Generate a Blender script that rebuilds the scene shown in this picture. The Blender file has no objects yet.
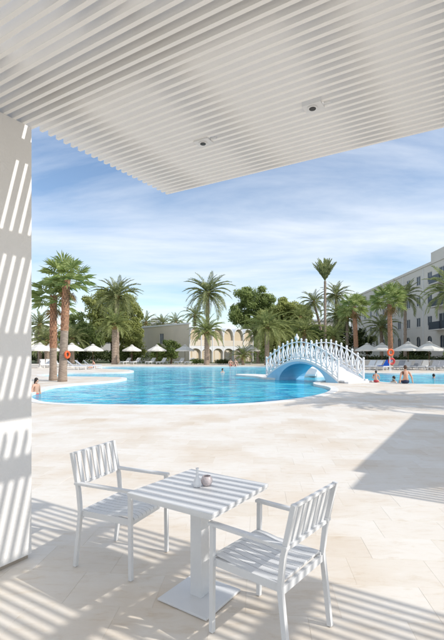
import bpy, bmesh, math, random
from mathutils import Vector, Matrix
random.seed(7)
R = math.radians
PI = math.pi
scene = bpy.context.scene
C = scene.collection

# ------------------------------------------------------------------ camera
FPX, CX, HY, H = 426.67, 222.0, 352.0, 1.65      # focal length in photo pixels, centre, horizon row, eye height
cam_d = bpy.data.cameras.new('camera'); cam = bpy.data.objects.new('camera', cam_d); C.objects.link(cam)
cam.location = (0, 0, H); cam.rotation_euler = (R(90), 0, 0)
cam_d.sensor_fit = 'VERTICAL'; cam_d.sensor_height = 36; cam_d.lens = 24
cam_d.shift_y = 32 / 640
cam_d.clip_start = 0.05; cam_d.clip_end = 5000
scene.camera = cam

# ------------------------------------------------------------------ directions of the terrace grid and the sun
A = R(31.2)
SV = Vector((math.cos(A), -math.sin(A), 0)); NV = Vector((math.sin(A), math.cos(A), 0))
KS, KN = 1.28, 0.24
TOSUN = (SV * KS + NV * KN + Vector((0, 0, 1))).normalized()
SUN_EL = math.asin(TOSUN.z); SUN_AZ = math.atan2(TOSUN.x, TOSUN.y)

# ------------------------------------------------------------------ world
world = bpy.data.worlds.new('World'); scene.world = world; world.use_nodes = True
wn = world.node_tree.nodes; wl = world.node_tree.links; wn.clear()
def wnode(t, **k):
    n = wn.new(t)
    for a, b in k.items(): setattr(n, a, b)
    return n
sky = wnode('ShaderNodeTexSky', sky_type='NISHITA', sun_disc=False, sun_elevation=SUN_EL, sun_rotation=SUN_AZ,
            air_density=1.0, dust_density=0.2, ozone_density=1.5, altitude=10)
tc = wnode('ShaderNodeTexCoord'); sep = wnode('ShaderNodeSeparateXYZ')
wl.new(tc.outputs['Generated'], sep.inputs[0])
zc = wnode('ShaderNodeMath', operation='MAXIMUM'); zc.inputs[1].default_value = 0.0; wl.new(sep.outputs['Z'], zc.inputs[0])
za = wnode('ShaderNodeMath', operation='ADD'); za.inputs[1].default_value = 0.16; wl.new(zc.outputs[0], za.inputs[0])
dx = wnode('ShaderNodeMath', operation='DIVIDE'); wl.new(sep.outputs['X'], dx.inputs[0]); wl.new(za.outputs[0], dx.inputs[1])
dy = wnode('ShaderNodeMath', operation='DIVIDE'); wl.new(sep.outputs['Y'], dy.inputs[0]); wl.new(za.outputs[0], dy.inputs[1])
cmb = wnode('ShaderNodeCombineXYZ'); wl.new(dx.outputs[0], cmb.inputs[0]); wl.new(dy.outputs[0], cmb.inputs[1])
mp = wnode('ShaderNodeMapping'); mp.inputs['Rotation'].default_value = (0, 0, R(14)); mp.inputs['Scale'].default_value = (0.55, 1.25, 1)
mp.inputs['Location'].default_value = (2.6, 0.9, 0)
wl.new(cmb.outputs[0], mp.inputs[0])
n1 = wnode('ShaderNodeTexNoise'); n1.inputs['Scale'].default_value = 1.25; n1.inputs['Detail'].default_value = 9; n1.inputs['Roughness'].default_value = 0.58; n1.inputs['Distortion'].default_value = 0.35
wl.new(mp.outputs[0], n1.inputs['Vector'])
rmp = wnode('ShaderNodeValToRGB'); rmp.color_ramp.elements[0].position = 0.31; rmp.color_ramp.elements[0].color = (0, 0, 0, 1)
rmp.color_ramp.elements[1].position = 0.70; rmp.color_ramp.elements[1].color = (0.9, 0.9, 0.9, 1)
wl.new(n1.outputs['Fac'], rmp.inputs[0])
mixc = wnode('ShaderNodeMixRGB'); mixc.inputs[2].default_value = (5.7, 6.0, 6.4, 1)
wl.new(rmp.outputs[0], mixc.inputs[0]); wl.new(sky.outputs[0], mixc.inputs[1])
bg = wnode('ShaderNodeBackground'); bg.inputs['Strength'].default_value = 0.15
wo = wnode('ShaderNodeOutputWorld'); wl.new(mixc.outputs[0], bg.inputs['Color']); wl.new(bg.outputs[0], wo.inputs[0])

# ------------------------------------------------------------------ sun and exposure
sd = bpy.data.lights.new('sun', 'SUN'); sd.energy = 3.1; sd.angle = R(0.5); sd.color = (1.0, 0.96, 0.90)
so = bpy.data.objects.new('sun', sd); C.objects.link(so); so.location = (20, -10, 30)
so.rotation_euler = (-TOSUN).to_track_quat('-Z', 'Y').to_euler()
scene.view_settings.view_transform = 'Standard'; scene.view_settings.look = 'None'
scene.view_settings.gamma = 1; scene.view_settings.use_curve_mapping = False
scene.view_settings.exposure = 0.26
scene.render.engine = 'CYCLES'

# ------------------------------------------------------------------ helpers
def gp(x, y, z=0.0):
    """photo pixel on a horizontal plane at height z -> world point"""
    Y = FPX * (H - z) / (y - HY)
    return Vector(((x - CX) * Y / FPX, Y, z))
def atd(x, y, Y):
    """photo pixel at depth Y"""
    return Vector(((x - CX) * Y / FPX, Y, H + (HY - y) * Y / FPX))
def SN(s, n, z=0.0):
    p = SV * s + NV * n; p.z = z; return p

class MB:
    def __init__(self): self.v = []; self.f = []
    def add(self, vs, fs):
        b = len(self.v); self.v += [tuple(p) for p in vs]; self.f += [tuple(i + b for i in q) for q in fs]; return self
    def box(self, x0, x1, y0, y1, z0, z1):
        return self.add([(x0,y0,z0),(x1,y0,z0),(x1,y1,z0),(x0,y1,z0),(x0,y0,z1),(x1,y0,z1),(x1,y1,z1),(x0,y1,z1)],
                        [(3,2,1,0),(4,5,6,7),(0,1,5,4),(1,2,6,5),(2,3,7,6),(3,0,4,7)])
    def bbox(self, x0, x1, y0, y1, z0, z1, b=0.004):
        """box with bevelled top edges"""
        vs = [(x0,y0,z0),(x1,y0,z0),(x1,y1,z0),(x0,y1,z0),(x0,y0,z1-b),(x1,y0,z1-b),(x1,y1,z1-b),(x0,y1,z1-b),
              (x0+b,y0+b,z1),(x1-b,y0+b,z1),(x1-b,y1-b,z1),(x0+b,y1-b,z1)]
        return self.add(vs, [(3,2,1,0),(0,1,5,4),(1,2,6,5),(2,3,7,6),(3,0,4,7),(4,5,9,8),(5,6,10,9),(6,7,11,10),(7,4,8,11),(8,9,10,11)])
    def bar(self, p0, p1, w, h, up=(0,0,1)):
        p0 = Vector(p0); p1 = Vector(p1); d = (p1 - p0).normalized(); up = Vector(up)
        sx = d.cross(up)
        if sx.length < 1e-4: sx = d.cross(Vector((1,0,0)))
        sx.normalize(); uy = sx.cross(d)
        a = sx * w / 2; b = uy * h / 2
        return self.add([p0-a-b, p0+a-b, p0+a+b, p0-a+b, p1-a-b, p1+a-b, p1+a+b, p1-a+b],
                        [(0,1,2,3),(7,6,5,4),(4,5,1,0),(5,6,2,1),(6,7,3,2),(7,4,0,3)])
    def tube(self, pts, rad, n=8, cap=True, squash=1.0):
        pts = [Vector(p) for p in pts]; m = len(pts)
        if not hasattr(rad, '__len__'): rad = [rad] * m
        vs = []; ref = None
        for i, p in enumerate(pts):
            d = (pts[min(i+1,m-1)] - pts[max(i-1,0)]).normalized()
            if ref is None:
                ref = d.cross(Vector((0.0,0.0,1.0)))
                if ref.length < 0.05: ref = d.cross(Vector((0.0,1.0,0.0)))
            ref = (ref - d * ref.dot(d)).normalized(); q = d.cross(ref)
            for k in range(n):
                t = 2*PI*k/n; vs.append(p + ref*math.cos(t)*rad[i] + q*math.sin(t)*rad[i]*squash)
        fs = [(i*n+k, i*n+(k+1)%n, (i+1)*n+(k+1)%n, (i+1)*n+k) for i in range(m-1) for k in range(n)]
        if cap: fs += [tuple(range(n-1,-1,-1)), tuple(range((m-1)*n, m*n))]
        return self.add(vs, fs)
    def lathe(self, prof, c=(0,0,0), n=12, cap=True):
        c = Vector(c); vs = []
        for r, z in prof:
            for k in range(n):
                t = 2*PI*k/n; vs.append(c + Vector((r*math.cos(t), r*math.sin(t), z)))
        m = len(prof)
        fs = [(i*n+k, i*n+(k+1)%n, (i+1)*n+(k+1)%n, (i+1)*n+k) for i in range(m-1) for k in range(n)]
        if cap: fs += [tuple(range(n-1,-1,-1)), tuple(range((m-1)*n, m*n))]
        return self.add(vs, fs)
    def ell(self, c, r, n=10, m=7):
        c = Vector(c); vs = []; 
        for i in range(m+1):
            a = -PI/2 + PI*i/m
            for k in range(n):
                t = 2*PI*k/n; vs.append(c + Vector((r[0]*math.cos(a)*math.cos(t), r[1]*math.cos(a)*math.sin(t), r[2]*math.sin(a))))
        return self.add(vs, [(i*n+k, i*n+(k+1)%n, (i+1)*n+(k+1)%n, (i+1)*n+k) for i in range(m) for k in range(n)])
    def prism(self, poly, z0, z1):
        n = len(poly); vs = [(p[0],p[1],z0) for p in poly] + [(p[0],p[1],z1) for p in poly]
        return self.add(vs, [tuple(range(n-1,-1,-1)), tuple(range(n,2*n))] + [(i,(i+1)%n,n+(i+1)%n,n+i) for i in range(n)])
    def mesh(self, name, m=None, smooth=False):
        me = bpy.data.meshes.new(name); me.from_pydata(self.v, [], self.f)
        if smooth:
            for p in me.polygons: p.use_smooth = True
        if m: me.materials.append(m)
        me.update(); return me
    def build(self, name, m, parent=None, smooth=False):
        return link(name, self.mesh(name, m, smooth), parent)
def link(name, me, parent=None, loc=None, rz=None):
    o = bpy.data.objects.new(name, me); C.objects.link(o)
    if parent: o.parent = parent
    if loc is not None: o.location = loc
    if rz is not None: o.rotation_euler = (0, 0, rz)
    return o
def tag(o, label, cat, group=None):
    o['label'] = label; o['category'] = cat
    if group: o['group'] = group
    return o
def thing(name, label, cat, loc=(0,0,0), rz=0, group=None):
    o = bpy.data.objects.new(name, None); C.objects.link(o); o.empty_display_size = 0.1
    o.location = loc; o.rotation_euler = (0,0,rz)
    return tag(o, label, cat, group)
def copy_tree(o, parent=None):
    c = o.copy(); C.objects.link(c); c.parent = parent
    for ch in list(o.children): copy_tree(ch, c)
    return c
def struct(o): o['kind'] = 'structure'; return o

# ------------------------------------------------------------------ materials
def newmat(name):
    m = bpy.data.materials.new(name); m.use_nodes = True
    return m, m.node_tree.nodes, m.node_tree.links, m.node_tree.nodes['Principled BSDF']
def mat(name, col, rough=0.6, var=0.08, scale=8.0, bump=0.0, bscale=40.0, spec=0.4, metal=0.0, stretch=(1,1,1), detail=4):
    m, n, l, b = newmat(name)
    b.inputs['Roughness'].default_value = rough; b.inputs['Specular IOR Level'].default_value = spec; b.inputs['Metallic'].default_value = metal
    t = n.new('ShaderNodeTexCoord'); mpn = n.new('ShaderNodeMapping'); mpn.inputs['Scale'].default_value = stretch; l.new(t.outputs['Object'], mpn.inputs[0])
    ns = n.new('ShaderNodeTexNoise'); ns.inputs['Scale'].default_value = scale; ns.inputs['Detail'].default_value = detail; l.new(mpn.outputs[0], ns.inputs['Vector'])
    rp = n.new('ShaderNodeValToRGB')
    rp.color_ramp.elements[0].position = 0.3; rp.color_ramp.elements[1].position = 0.7
    rp.color_ramp.elements[0].color = tuple(max(0, c*(1-var)) for c in col) + (1,)
    rp.color_ramp.elements[1].color = tuple(min(1, c*(1+var)) for c in col) + (1,)
    l.new(ns.outputs['Fac'], rp.inputs[0]); l.new(rp.outputs[0], b.inputs['Base Color'])
    if bump:
        nb = n.new('ShaderNodeTexNoise'); nb.inputs['Scale'].default_value = bscale; nb.inputs['Detail'].default_value = 5; l.new(mpn.outputs[0], nb.inputs['Vector'])
        bp = n.new('ShaderNodeBump'); bp.inputs['Strength'].default_value = bump; bp.inputs['Distance'].default_value = 0.02
        l.new(nb.outputs['Fac'], bp.inputs['Height']); l.new(bp.outputs[0], b.inputs['Normal'])
    return m
def leafmat(name, c0, c1, trans=0.35, rough=0.55, per='island'):
    m, n, l, b = newmat(name)
    b.inputs['Roughness'].default_value = rough; b.inputs['Specular IOR Level'].default_value = 0.35
    g = n.new('ShaderNodeNewGeometry'); rp = n.new('ShaderNodeValToRGB')
    rp.color_ramp.elements[0].color = tuple(c0) + (1,); rp.color_ramp.elements[1].color = tuple(c1) + (1,)
    l.new(g.outputs['Random Per Island'], rp.inputs[0]); l.new(rp.outputs[0], b.inputs['Base Color'])
    tr = n.new('ShaderNodeBsdfTranslucent'); l.new(rp.outputs[0], tr.inputs['Color'])
    mx = n.new('ShaderNodeMixShader'); mx.inputs[0].default_value = trans
    l.new(b.outputs[0], mx.inputs[1]); l.new(tr.outputs[0], mx.inputs[2]); l.new(mx.outputs[0], n['Material Output'].inputs['Surface'])
    return m
def stone(name, source):
    """travertine: per-slab tint, fine bands along the slab, small pits and soft stains"""
    m, n, l, b = newmat(name)
    b.inputs['Roughness'].default_value = 0.55; b.inputs['Specular IOR Level'].default_value = 0.3
    geo = n.new('ShaderNodeNewGeometry'); oi = n.new('ShaderNodeObjectInfo')
    pos = geo.outputs['Position']
    mpn = n.new('ShaderNodeMapping'); mpn.inputs['Scale'].default_value = (1.7, 5.2, 1); l.new(pos, mpn.inputs[0])
    rnd = oi.outputs['Random'] if source == 'object' else geo.outputs['Random Per Island']
    off = n.new('ShaderNodeMath'); off.operation = 'MULTIPLY'; off.inputs[1].default_value = 37.0
    vo = n.new('ShaderNodeCombineXYZ')
    if source != 'sheet':
        l.new(rnd, off.inputs[0]); l.new(off.outputs[0], vo.inputs[0]); l.new(off.outputs[0], vo.inputs[2])
    va = n.new('ShaderNodeVectorMath'); l.new(mpn.outputs[0], va.inputs[0]); l.new(vo.outputs[0], va.inputs[1])
    ns = n.new('ShaderNodeTexNoise'); ns.inputs['Scale'].default_value = 2.4; ns.inputs['Detail'].default_value = 10; ns.inputs['Roughness'].default_value = 0.72; ns.inputs['Distortion'].default_value = 0.6
    l.new(va.outputs[0], ns.inputs['Vector'])
    rp = n.new('ShaderNodeValToRGB'); e = rp.color_ramp.elements
    e[0].position = 0.22; e[0].color = (0.66, 0.56, 0.44, 1); e[1].position = 0.72; e[1].color = (0.81, 0.765, 0.705, 1)
    x = e.new(0.46); x.color = (0.78, 0.725, 0.65, 1)
    l.new(ns.outputs['Fac'], rp.inputs[0])
    # slab tint
    tn = n.new('ShaderNodeValToRGB'); te = tn.color_ramp.elements
    te[0].color = (0.93, 0.90, 0.86, 1); te[1].color = (1.0, 1.0, 1.0, 1); y = te.new(0.35); y.color = (0.97, 0.955, 0.935, 1)
    if source == 'sheet':
        br = n.new('ShaderNodeTexBrick'); br.inputs['Scale'].default_value = 1; br.inputs['Brick Width'].default_value = 0.6; br.inputs['Row Height'].default_value = 0.4
        br.inputs['Mortar Size'].default_value = 0.006; br.inputs['Color1'].default_value = (0.92,0.88,0.83,1); br.inputs['Color2'].default_value = (1,1,1,1); br.inputs['Mortar'].default_value = (0.80,0.74,0.66,1)
        rt = n.new('ShaderNodeMapping'); rt.inputs['Rotation'].default_value = (0,0,R(5)); l.new(pos, rt.inputs[0]); l.new(rt.outputs[0], br.inputs['Vector'])
        tcol = br.outputs['Color']
    else:
        l.new(rnd, tn.inputs[0]); tcol = tn.outputs[0]
    mu = n.new('ShaderNodeMixRGB'); mu.blend_type = 'MULTIPLY'; mu.inputs[0].default_value = 1; l.new(rp.outputs[0], mu.inputs[1]); l.new(tcol, mu.inputs[2])
    # broad stains
    st = n.new('ShaderNodeTexNoise'); st.inputs['Scale'].default_value = 0.8; st.inputs['Detail'].default_value = 4; l.new(pos, st.inputs['Vector'])
    sr = n.new('ShaderNodeValToRGB'); sr.color_ramp.elements[0].position = 0.35; sr.color_ramp.elements[0].color = (0.92,0.86,0.79,1); sr.color_ramp.elements[1].position = 0.55; sr.color_ramp.elements[1].color = (1,1,1,1)
    l.new(st.outputs['Fac'], sr.inputs[0])
    m2 = n.new('ShaderNodeMixRGB'); m2.blend_type = 'MULTIPLY'; m2.inputs[0].default_value = 1; l.new(mu.outputs[0], m2.inputs[1]); l.new(sr.outputs[0], m2.inputs[2])
    l.new(m2.outputs[0], b.inputs['Base Color'])
    pn = n.new('ShaderNodeTexNoise'); pn.inputs['Scale'].default_value = 22; pn.inputs['Detail'].default_value = 6; l.new(va.outputs[0], pn.inputs['Vector'])
    bp = n.new('ShaderNodeBump'); bp.inputs['Strength'].default_value = 0.25; bp.inputs['Distance'].default_value = 0.004
    l.new(pn.outputs['Fac'], bp.inputs['Height']); l.new(bp.outputs[0], b.inputs['Normal'])
    return m

M = {}
M['tile'] = stone('travertine_slab', 'object')
M['tile_far'] = stone('travertine_slab_far', 'island')
M['deck'] = stone('travertine_paving', 'sheet')
M['coping'] = mat('white_coping', (0.78,0.75,0.70), 0.6, 0.06, 3, 0.2, 30)
M['slat'] = mat('white_lacquered_slat', (0.87,0.85,0.82), 0.45, 0.03, 2.0, 0.05, 60)
M['frame_white'] = mat('white_powder_coat', (0.72,0.72,0.72), 0.38, 0.03, 6, 0.04, 160)
M['pier'] = mat('white_render', (0.81,0.79,0.77), 0.75, 0.035, 2.2, 0.22, 70, detail=8)
M['gap'] = mat('dark_joint', (0.42,0.36,0.30), 0.9, 0.1, 8)
M['black'] = mat('black_lamp', (0.02,0.02,0.02), 0.4, 0.1, 8)
M['render_wall'] = mat('painted_render', (0.73,0.68,0.62), 0.85, 0.05, 0.35, 0.2, 6)
M['render_cream'] = mat('cream_render', (0.74,0.65,0.53), 0.85, 0.06, 0.5, 0.2, 6)
M['render_tan'] = mat('tan_render', (0.66,0.54,0.38), 0.85, 0.08, 0.7, 0.2, 6)
M['bwhite'] = mat('white_gloss_paint', (0.80,0.80,0.80), 0.45, 0.04, 4, 0.05, 40)
M['bblue'] = mat('blue_paint_and_water_bounce', (0.32,0.58,0.76), 0.6, 0.07, 2, 0.1, 20)  # light blue paint, with the bounce off the water mixed into its colour
M['canvas'] = mat('white_canvas', (0.70,0.66,0.60), 0.85, 0.05, 2, 0.15, 25)
M['wood'] = mat('dark_wood_pole', (0.16,0.09,0.05), 0.6, 0.2, 8, 0.1, 30, stretch=(1,1,0.1))
M['sling'] = mat('grey_sling', (0.42,0.44,0.48), 0.8, 0.1, 12)
M['sling_white'] = mat('white_sling', (0.72,0.72,0.71), 0.8, 0.06, 12)
M['blue'] = mat('blue_towel', (0.02,0.12,0.55), 0.9, 0.15, 12, 0.2, 90)
M['orange'] = mat('orange_plastic', (0.75,0.12,0.03), 0.45, 0.08, 6)
M['red'] = mat('red_plastic', (0.55,0.05,0.05), 0.45, 0.08, 6)
M['skin'] = mat('skin', (0.62,0.36,0.25), 0.55, 0.06, 9)
M['skin_pale'] = mat('skin_light', (0.68,0.43,0.32), 0.55, 0.06, 9)
M['hair'] = mat('dark_hair', (0.025,0.017,0.012), 0.5, 0.3, 30, 0.3, 120)
M['hair_brown'] = mat('brown_hair', (0.09,0.045,0.025), 0.5, 0.3, 30, 0.3, 120)
M['trunks'] = mat('navy_cloth', (0.02,0.03,0.07), 0.8, 0.2, 12)
M['swim_red'] = mat('red_cloth', (0.45,0.06,0.08), 0.8, 0.2, 12)
M['lawn'] = mat('dry_lawn', (0.10,0.12,0.05), 0.95, 0.35, 0.6, 0.4, 12)
M['ceramic'] = mat('white_ceramic', (0.75,0.76,0.78), 0.25, 0.03, 6)
M['trunk_grey'] = mat('grey_palm_bark', (0.34,0.26,0.20), 0.9, 0.3, 5, 1.0, 18, stretch=(1,1,4))
M['trunk_red'] = mat('red_brown_palm_bark', (0.42,0.22,0.13), 0.9, 0.35, 6, 1.0, 14, stretch=(1,1,2))
M['boss'] = mat('fibrous_palm_heart', (0.27,0.19,0.08), 0.9, 0.3, 6, 0.8, 14)
M['trunk_tree'] = mat('tree_bark', (0.14,0.10,0.07), 0.9, 0.3, 5, 0.8, 20)
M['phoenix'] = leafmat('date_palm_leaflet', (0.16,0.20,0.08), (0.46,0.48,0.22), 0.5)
M['phoenix_lit'] = leafmat('lit_date_palm_leaflet', (0.20,0.25,0.08), (0.46,0.49,0.20), 0.5)  # lit copy of the date palm leaflet, sunlight put into the colour
M['fan'] = leafmat('fan_palm_leaf', (0.24,0.31,0.09), (0.56,0.62,0.28), 0.5)
M['fan_dead'] = leafmat('dry_fan_leaf', (0.25,0.17,0.07), (0.40,0.28,0.12), 0.3)
M['ficus'] = leafmat('olive_green_leaf', (0.25,0.29,0.08), (0.56,0.58,0.21), 0.55)
M['ficus2'] = leafmat('mid_green_leaf', (0.20,0.27,0.085), (0.48,0.55,0.21), 0.55)
M['hedge'] = leafmat('dark_hedge_leaf', (0.03,0.05,0.018), (0.14,0.17,0.05), 0.35)
M['shrub'] = leafmat('bright_shrub_leaf', (0.08,0.13,0.03), (0.26,0.32,0.09), 0.38)
def glass(name, col, rough=0.08):
    m, n, l, b = newmat(name); b.inputs['Base Color'].default_value = col + (1,); b.inputs['Roughness'].default_value = rough
    b.inputs['Specular IOR Level'].default_value = 0.25
    t = n.new('ShaderNodeTexCoord'); ns = n.new('ShaderNodeTexNoise'); ns.inputs['Scale'].default_value = 1.3; l.new(t.outputs['Object'], ns.inputs['Vector'])
    bp = n.new('ShaderNodeBump'); bp.inputs['Strength'].default_value = 0.05; l.new(ns.outputs['Fac'], bp.inputs['Height']); l.new(bp.outputs[0], b.inputs['Normal'])
    return m
M['pane'] = glass('window_pane', (0.06,0.075,0.10), 0.3)
def rose_glass():
    m, n, l, b = newmat('rose_glass'); b.inputs['Base Color'].default_value = (0.74,0.66,0.66,1); b.inputs['Roughness'].default_value = 0.12
    b.inputs['Transmission Weight'].default_value = 0.35; b.inputs['IOR'].default_value = 1.4
    t = n.new('ShaderNodeTexCoord'); v = n.new('ShaderNodeTexVoronoi'); v.inputs['Scale'].default_value = 60; l.new(t.outputs['Object'], v.inputs['Vector'])
    bp = n.new('ShaderNodeBump'); bp.inputs['Strength'].default_value = 0.5; bp.inputs['Distance'].default_value = 0.004; l.new(v.outputs['Distance'], bp.inputs['Height']); l.new(bp.outputs[0], b.inputs['Normal'])
    return m
M['rose'] = rose_glass()
def water_mat():
    m, n, l, b = newmat('pool_water')
    geo = n.new('ShaderNodeNewGeometry')
    b.inputs['Roughness'].default_value = 0.06; b.inputs['IOR'].default_value = 1.33; b.inputs['Specular IOR Level'].default_value = 0.12
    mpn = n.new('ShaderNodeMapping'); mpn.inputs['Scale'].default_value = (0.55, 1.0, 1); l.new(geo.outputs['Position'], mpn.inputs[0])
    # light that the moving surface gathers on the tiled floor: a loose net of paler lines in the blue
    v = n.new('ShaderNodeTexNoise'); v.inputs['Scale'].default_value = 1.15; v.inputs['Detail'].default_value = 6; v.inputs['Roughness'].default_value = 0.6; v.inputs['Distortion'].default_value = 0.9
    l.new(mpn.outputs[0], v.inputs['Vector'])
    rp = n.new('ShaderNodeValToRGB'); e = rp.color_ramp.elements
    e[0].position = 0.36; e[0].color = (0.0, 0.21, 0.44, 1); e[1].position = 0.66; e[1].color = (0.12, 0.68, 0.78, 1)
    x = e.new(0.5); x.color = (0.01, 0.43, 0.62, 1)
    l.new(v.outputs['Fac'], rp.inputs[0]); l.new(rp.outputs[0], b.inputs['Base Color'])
    w = n.new('ShaderNodeTexNoise'); w.inputs['Scale'].default_value = 2.6; w.inputs['Detail'].default_value = 3; w.inputs['Distortion'].default_value = 0.6; l.new(mpn.outputs[0], w.inputs['Vector'])
    bp = n.new('ShaderNodeBump'); bp.inputs['Strength'].default_value = 0.9; bp.inputs['Distance'].default_value = 0.14
    l.new(w.outputs['Fac'], bp.inputs['Height']); l.new(bp.outputs[0], b.inputs['Normal'])
    return m
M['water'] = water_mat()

# ================================================================== SETTING: pool, paving, ground
def spline(pts, step=0.35):
    """closed Catmull-Rom through pts"""
    n = len(pts); out = []
    for i in range(n):
        p0, p1, p2, p3 = (Vector(pts[(i+k-1) % n]).to_2d() for k in range(4))
        m = max(2, int((p2-p1).length/step))
        m = min(m, 24)
        for j in range(m):
            t = j/m
            out.append(0.5*((2*p1) + (p2-p0)*t + (2*p0-5*p1+4*p2-p3)*t*t + (3*p1-p0-3*p2+p3)*t**3))
    return out
near = [(30.5,396),(35,399.4),(44,401.8),(60,403.3),(84,404.2),(110,404.6),(150,405),(190,405),(230,404.2),(262,402.3),(290,399.5),(310,396.5),(322,393.8),(329.5,390.8),(330,388),(324,386),(316,384.6)]
loop = [gp(*p) for p in near]
loop += [Vector((5.0,23.2,0)), Vector((6.3,25.0,0)), Vector((7.5,25.7,0)), Vector((8.5,24.7,0)), Vector((8.9,23.2,0)), Vector((9.6,22.3,0)), Vector((11.3,21.8,0)), Vector((16,21.6,0)), Vector((23,22,0)), Vector((25,26,0)), Vector((23.5,32,0)), Vector((18,33.2,0)), Vector((12.5,33.2,0)), Vector((9.6,36,0)), Vector((8.2,43,0)), Vector((6.2,47.8,0)), Vector((0,48.6,0))]
far = [(150,366.5),(106,366.6),(98,367.4),(104,368.6),(126,369.6),(134,371.0),(126,372.2),(100,372.8),(64,373.2),(44,374.5),(46,376.2),(80,376.6),(118,377.2),(127,378.3),(120,380.2),(108,381.5),(92,382.8),(74,384.2),(54,386.6),(42,390),(33,393.4)]
loop += [gp(*p) for p in far]
pool = spline(loop)
isle = spline([(1.0,31.0),(1.5,30.2),(2.3,29.0),(2.7,27.3),(3.3,26.8),(4.2,27.2),(5.1,28.2),(5.0,29.4),(3.8,30.6),(2.4,31.8),(1.3,31.9)])
isle2 = spline([(5.2,29.8),(6.0,29.3),(7.0,29.6),(7.3,30.6),(6.6,31.4),(5.4,31.2)])

def fill(name, loops, z, m):
    bm = bmesh.new(); es = []
    for lp in loops:
        vs = [bm.verts.new((p[0], p[1], z)) for p in lp]
        es += [bm.edges.new((vs[i], vs[(i+1) % len(vs)])) for i in range(len(vs))]
    bmesh.ops.triangle_fill(bm, use_beauty=True, edges=es)
    bmesh.ops.recalc_face_normals(bm, faces=bm.faces)
    for f in bm.faces:
        if f.normal.z < 0: f.normal_flip()
    me = bpy.data.meshes.new(name); bm.to_mesh(me); bm.free(); me.materials.append(m)
    return link(name, me)
def offset(lp, d):
    n = len(lp); area = sum(lp[i][0]*lp[(i+1)%n][1]-lp[(i+1)%n][0]*lp[i][1] for i in range(n))
    sg = 1 if area > 0 else -1; out = []
    for i in range(n):
        t = (lp[(i+1)%n]-lp[i-1]).normalized(); out.append(lp[i] + Vector((t.y,-t.x))*d*sg)
    return out
DZ = -0.002
rect = [(-70,-9),(70,-9),(70,61),(-70,61)]
deck = struct(fill('pool_deck', [rect, pool], DZ, M['deck']))
big = [(-1500,-400),(1500,-400),(1500,2500),(-1500,2500)]
ground = struct(fill('ground', [big, rect], -0.016, M['lawn']))
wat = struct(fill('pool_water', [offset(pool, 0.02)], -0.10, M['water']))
def ring(name, lp, w, parent=None):
    a = offset(lp, w); c = lp; n = len(lp); mb = MB(); vs = []
    for i in range(n):
        vs += [(a[i].x,a[i].y,DZ-0.01),(a[i].x,a[i].y,0.012),(c[i].x,c[i].y,0.012),(c[i].x,c[i].y,-0.30)]
    fs = []
    for i in range(n):
        j = (i+1) % n
        for k in range(3): fs.append((i*4+k, j*4+k, j*4+k+1, i*4+k+1))
    mb.add(vs, fs); return mb.build(name, M['coping'], parent)
ring('coping', pool, 0.34, deck)
for nm, lp in (('pool_island', isle), ('pool_island', isle2)):
    o = MB(); o.prism([(p.x,p.y) for p in lp], -0.3, 0.012); struct(o.build(nm, M['coping']))

# travertine slabs: 0.6 x 0.4 m in staggered courses
TA = R(-5); ct, stn = math.cos(TA), math.sin(TA)
slab = MB(); slab.bbox(-0.2996,0.2996,-0.1996,0.1996,-0.008,0.0,0.0008); slab_me = slab.mesh('slab', M['tile'])
cand = []
for r in range(-8, 40):
    off = (0, 0.21, 0.39)[r % 3]
    for c in range(-20, 21):
        u, v = c*0.6+off, r*0.4+0.1
        x, y = u*ct-v*stn, u*stn+v*ct
        # keep clear of the pool's edge
        if y > 12.45 or x < -9 or x > 11: continue
        if y > 11.3 and min((Vector((x,y))-p).length for p in pool) < 0.75: continue
        inview = y > 2.2 and abs(x) < 0.52*y+0.35
        cand.append((0 if inview else 1, y, x))
cand.sort()
rest = MB()
for i, (iv, y, x) in enumerate(cand):
    if iv == 0 and i < 298:
        o = link('slab', slab_me, deck, (x, y, random.uniform(-0.0006, 0.0006)), TA)
    else:
        b = len(rest.v)
        rest.bbox(-0.2996,0.2996,-0.1996,0.1996,-0.008,0.0,0.0008)
        for k in range(b, len(rest.v)):
            p = rest.v[k]; rest.v[k] = (p[0]*ct-p[1]*stn+x, p[0]*stn+p[1]*ct+y, p[2])
o = rest.build('slab_paving', M['tile_far'], deck); o['kind'] = 'stuff'

# ================================================================== PERGOLAS
ZP = H + 1.80
def pergola(label, s0, s1, n0, n1, pitch, T, D, beams, main, sl=0, nlong=-99):
    root = thing('slatted_pergola', label, 'pergola', SN(0,0,0), -A)
    me = MB().box(s0, s1, -T/2, T/2, ZP, ZP+D).mesh('slat', M['slat'])
    me2 = MB().box(sl, s1, -T/2, T/2, ZP, ZP+D).mesh('slat', M['slat'])
    n = n1 - T/2
    while n > n0:
        link('slat', me2 if n < nlong else me, root, (random.uniform(-0.003,0.003), n, random.uniform(-0.0012,0.0012))); n -= pitch
    for s in beams:
        MB().box(s-0.045, s+0.045, n0-0.05, n1-0.02, ZP+D+0.003, ZP+D+0.12).build('beam', M['slat'], root)
    for (a, b) in main:
        MB().box(s0+0.03, s1-0.02, a, b, ZP+D+0.124, ZP+D+0.33).build('main_beam', M['slat'], root)
    return root
p1 = pergola('white slatted pergola roof with two downlights beside the tall white pier', -3.07, -0.13, -1.3, 3.85, 0.077, 0.028, 0.10, (-2.60,-1.64,-0.64), ((1.78,2.12),(-1.2,-0.9)), -3.9, 2.15)
MB().box(-0.127, -0.105, -1.3, 3.86, ZP-0.004, ZP+0.15).build('end_fascia', M['slat'], p1)
p2 = pergola('second white slatted pergola roof past the narrow gap', 0.10, 8.6, -1.3, 3.85, 0.088, 0.030, 0.075, (0.55,1.55,2.55,3.55,4.55,5.55,6.55,7.55), ((-1.2,-0.9),))
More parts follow.
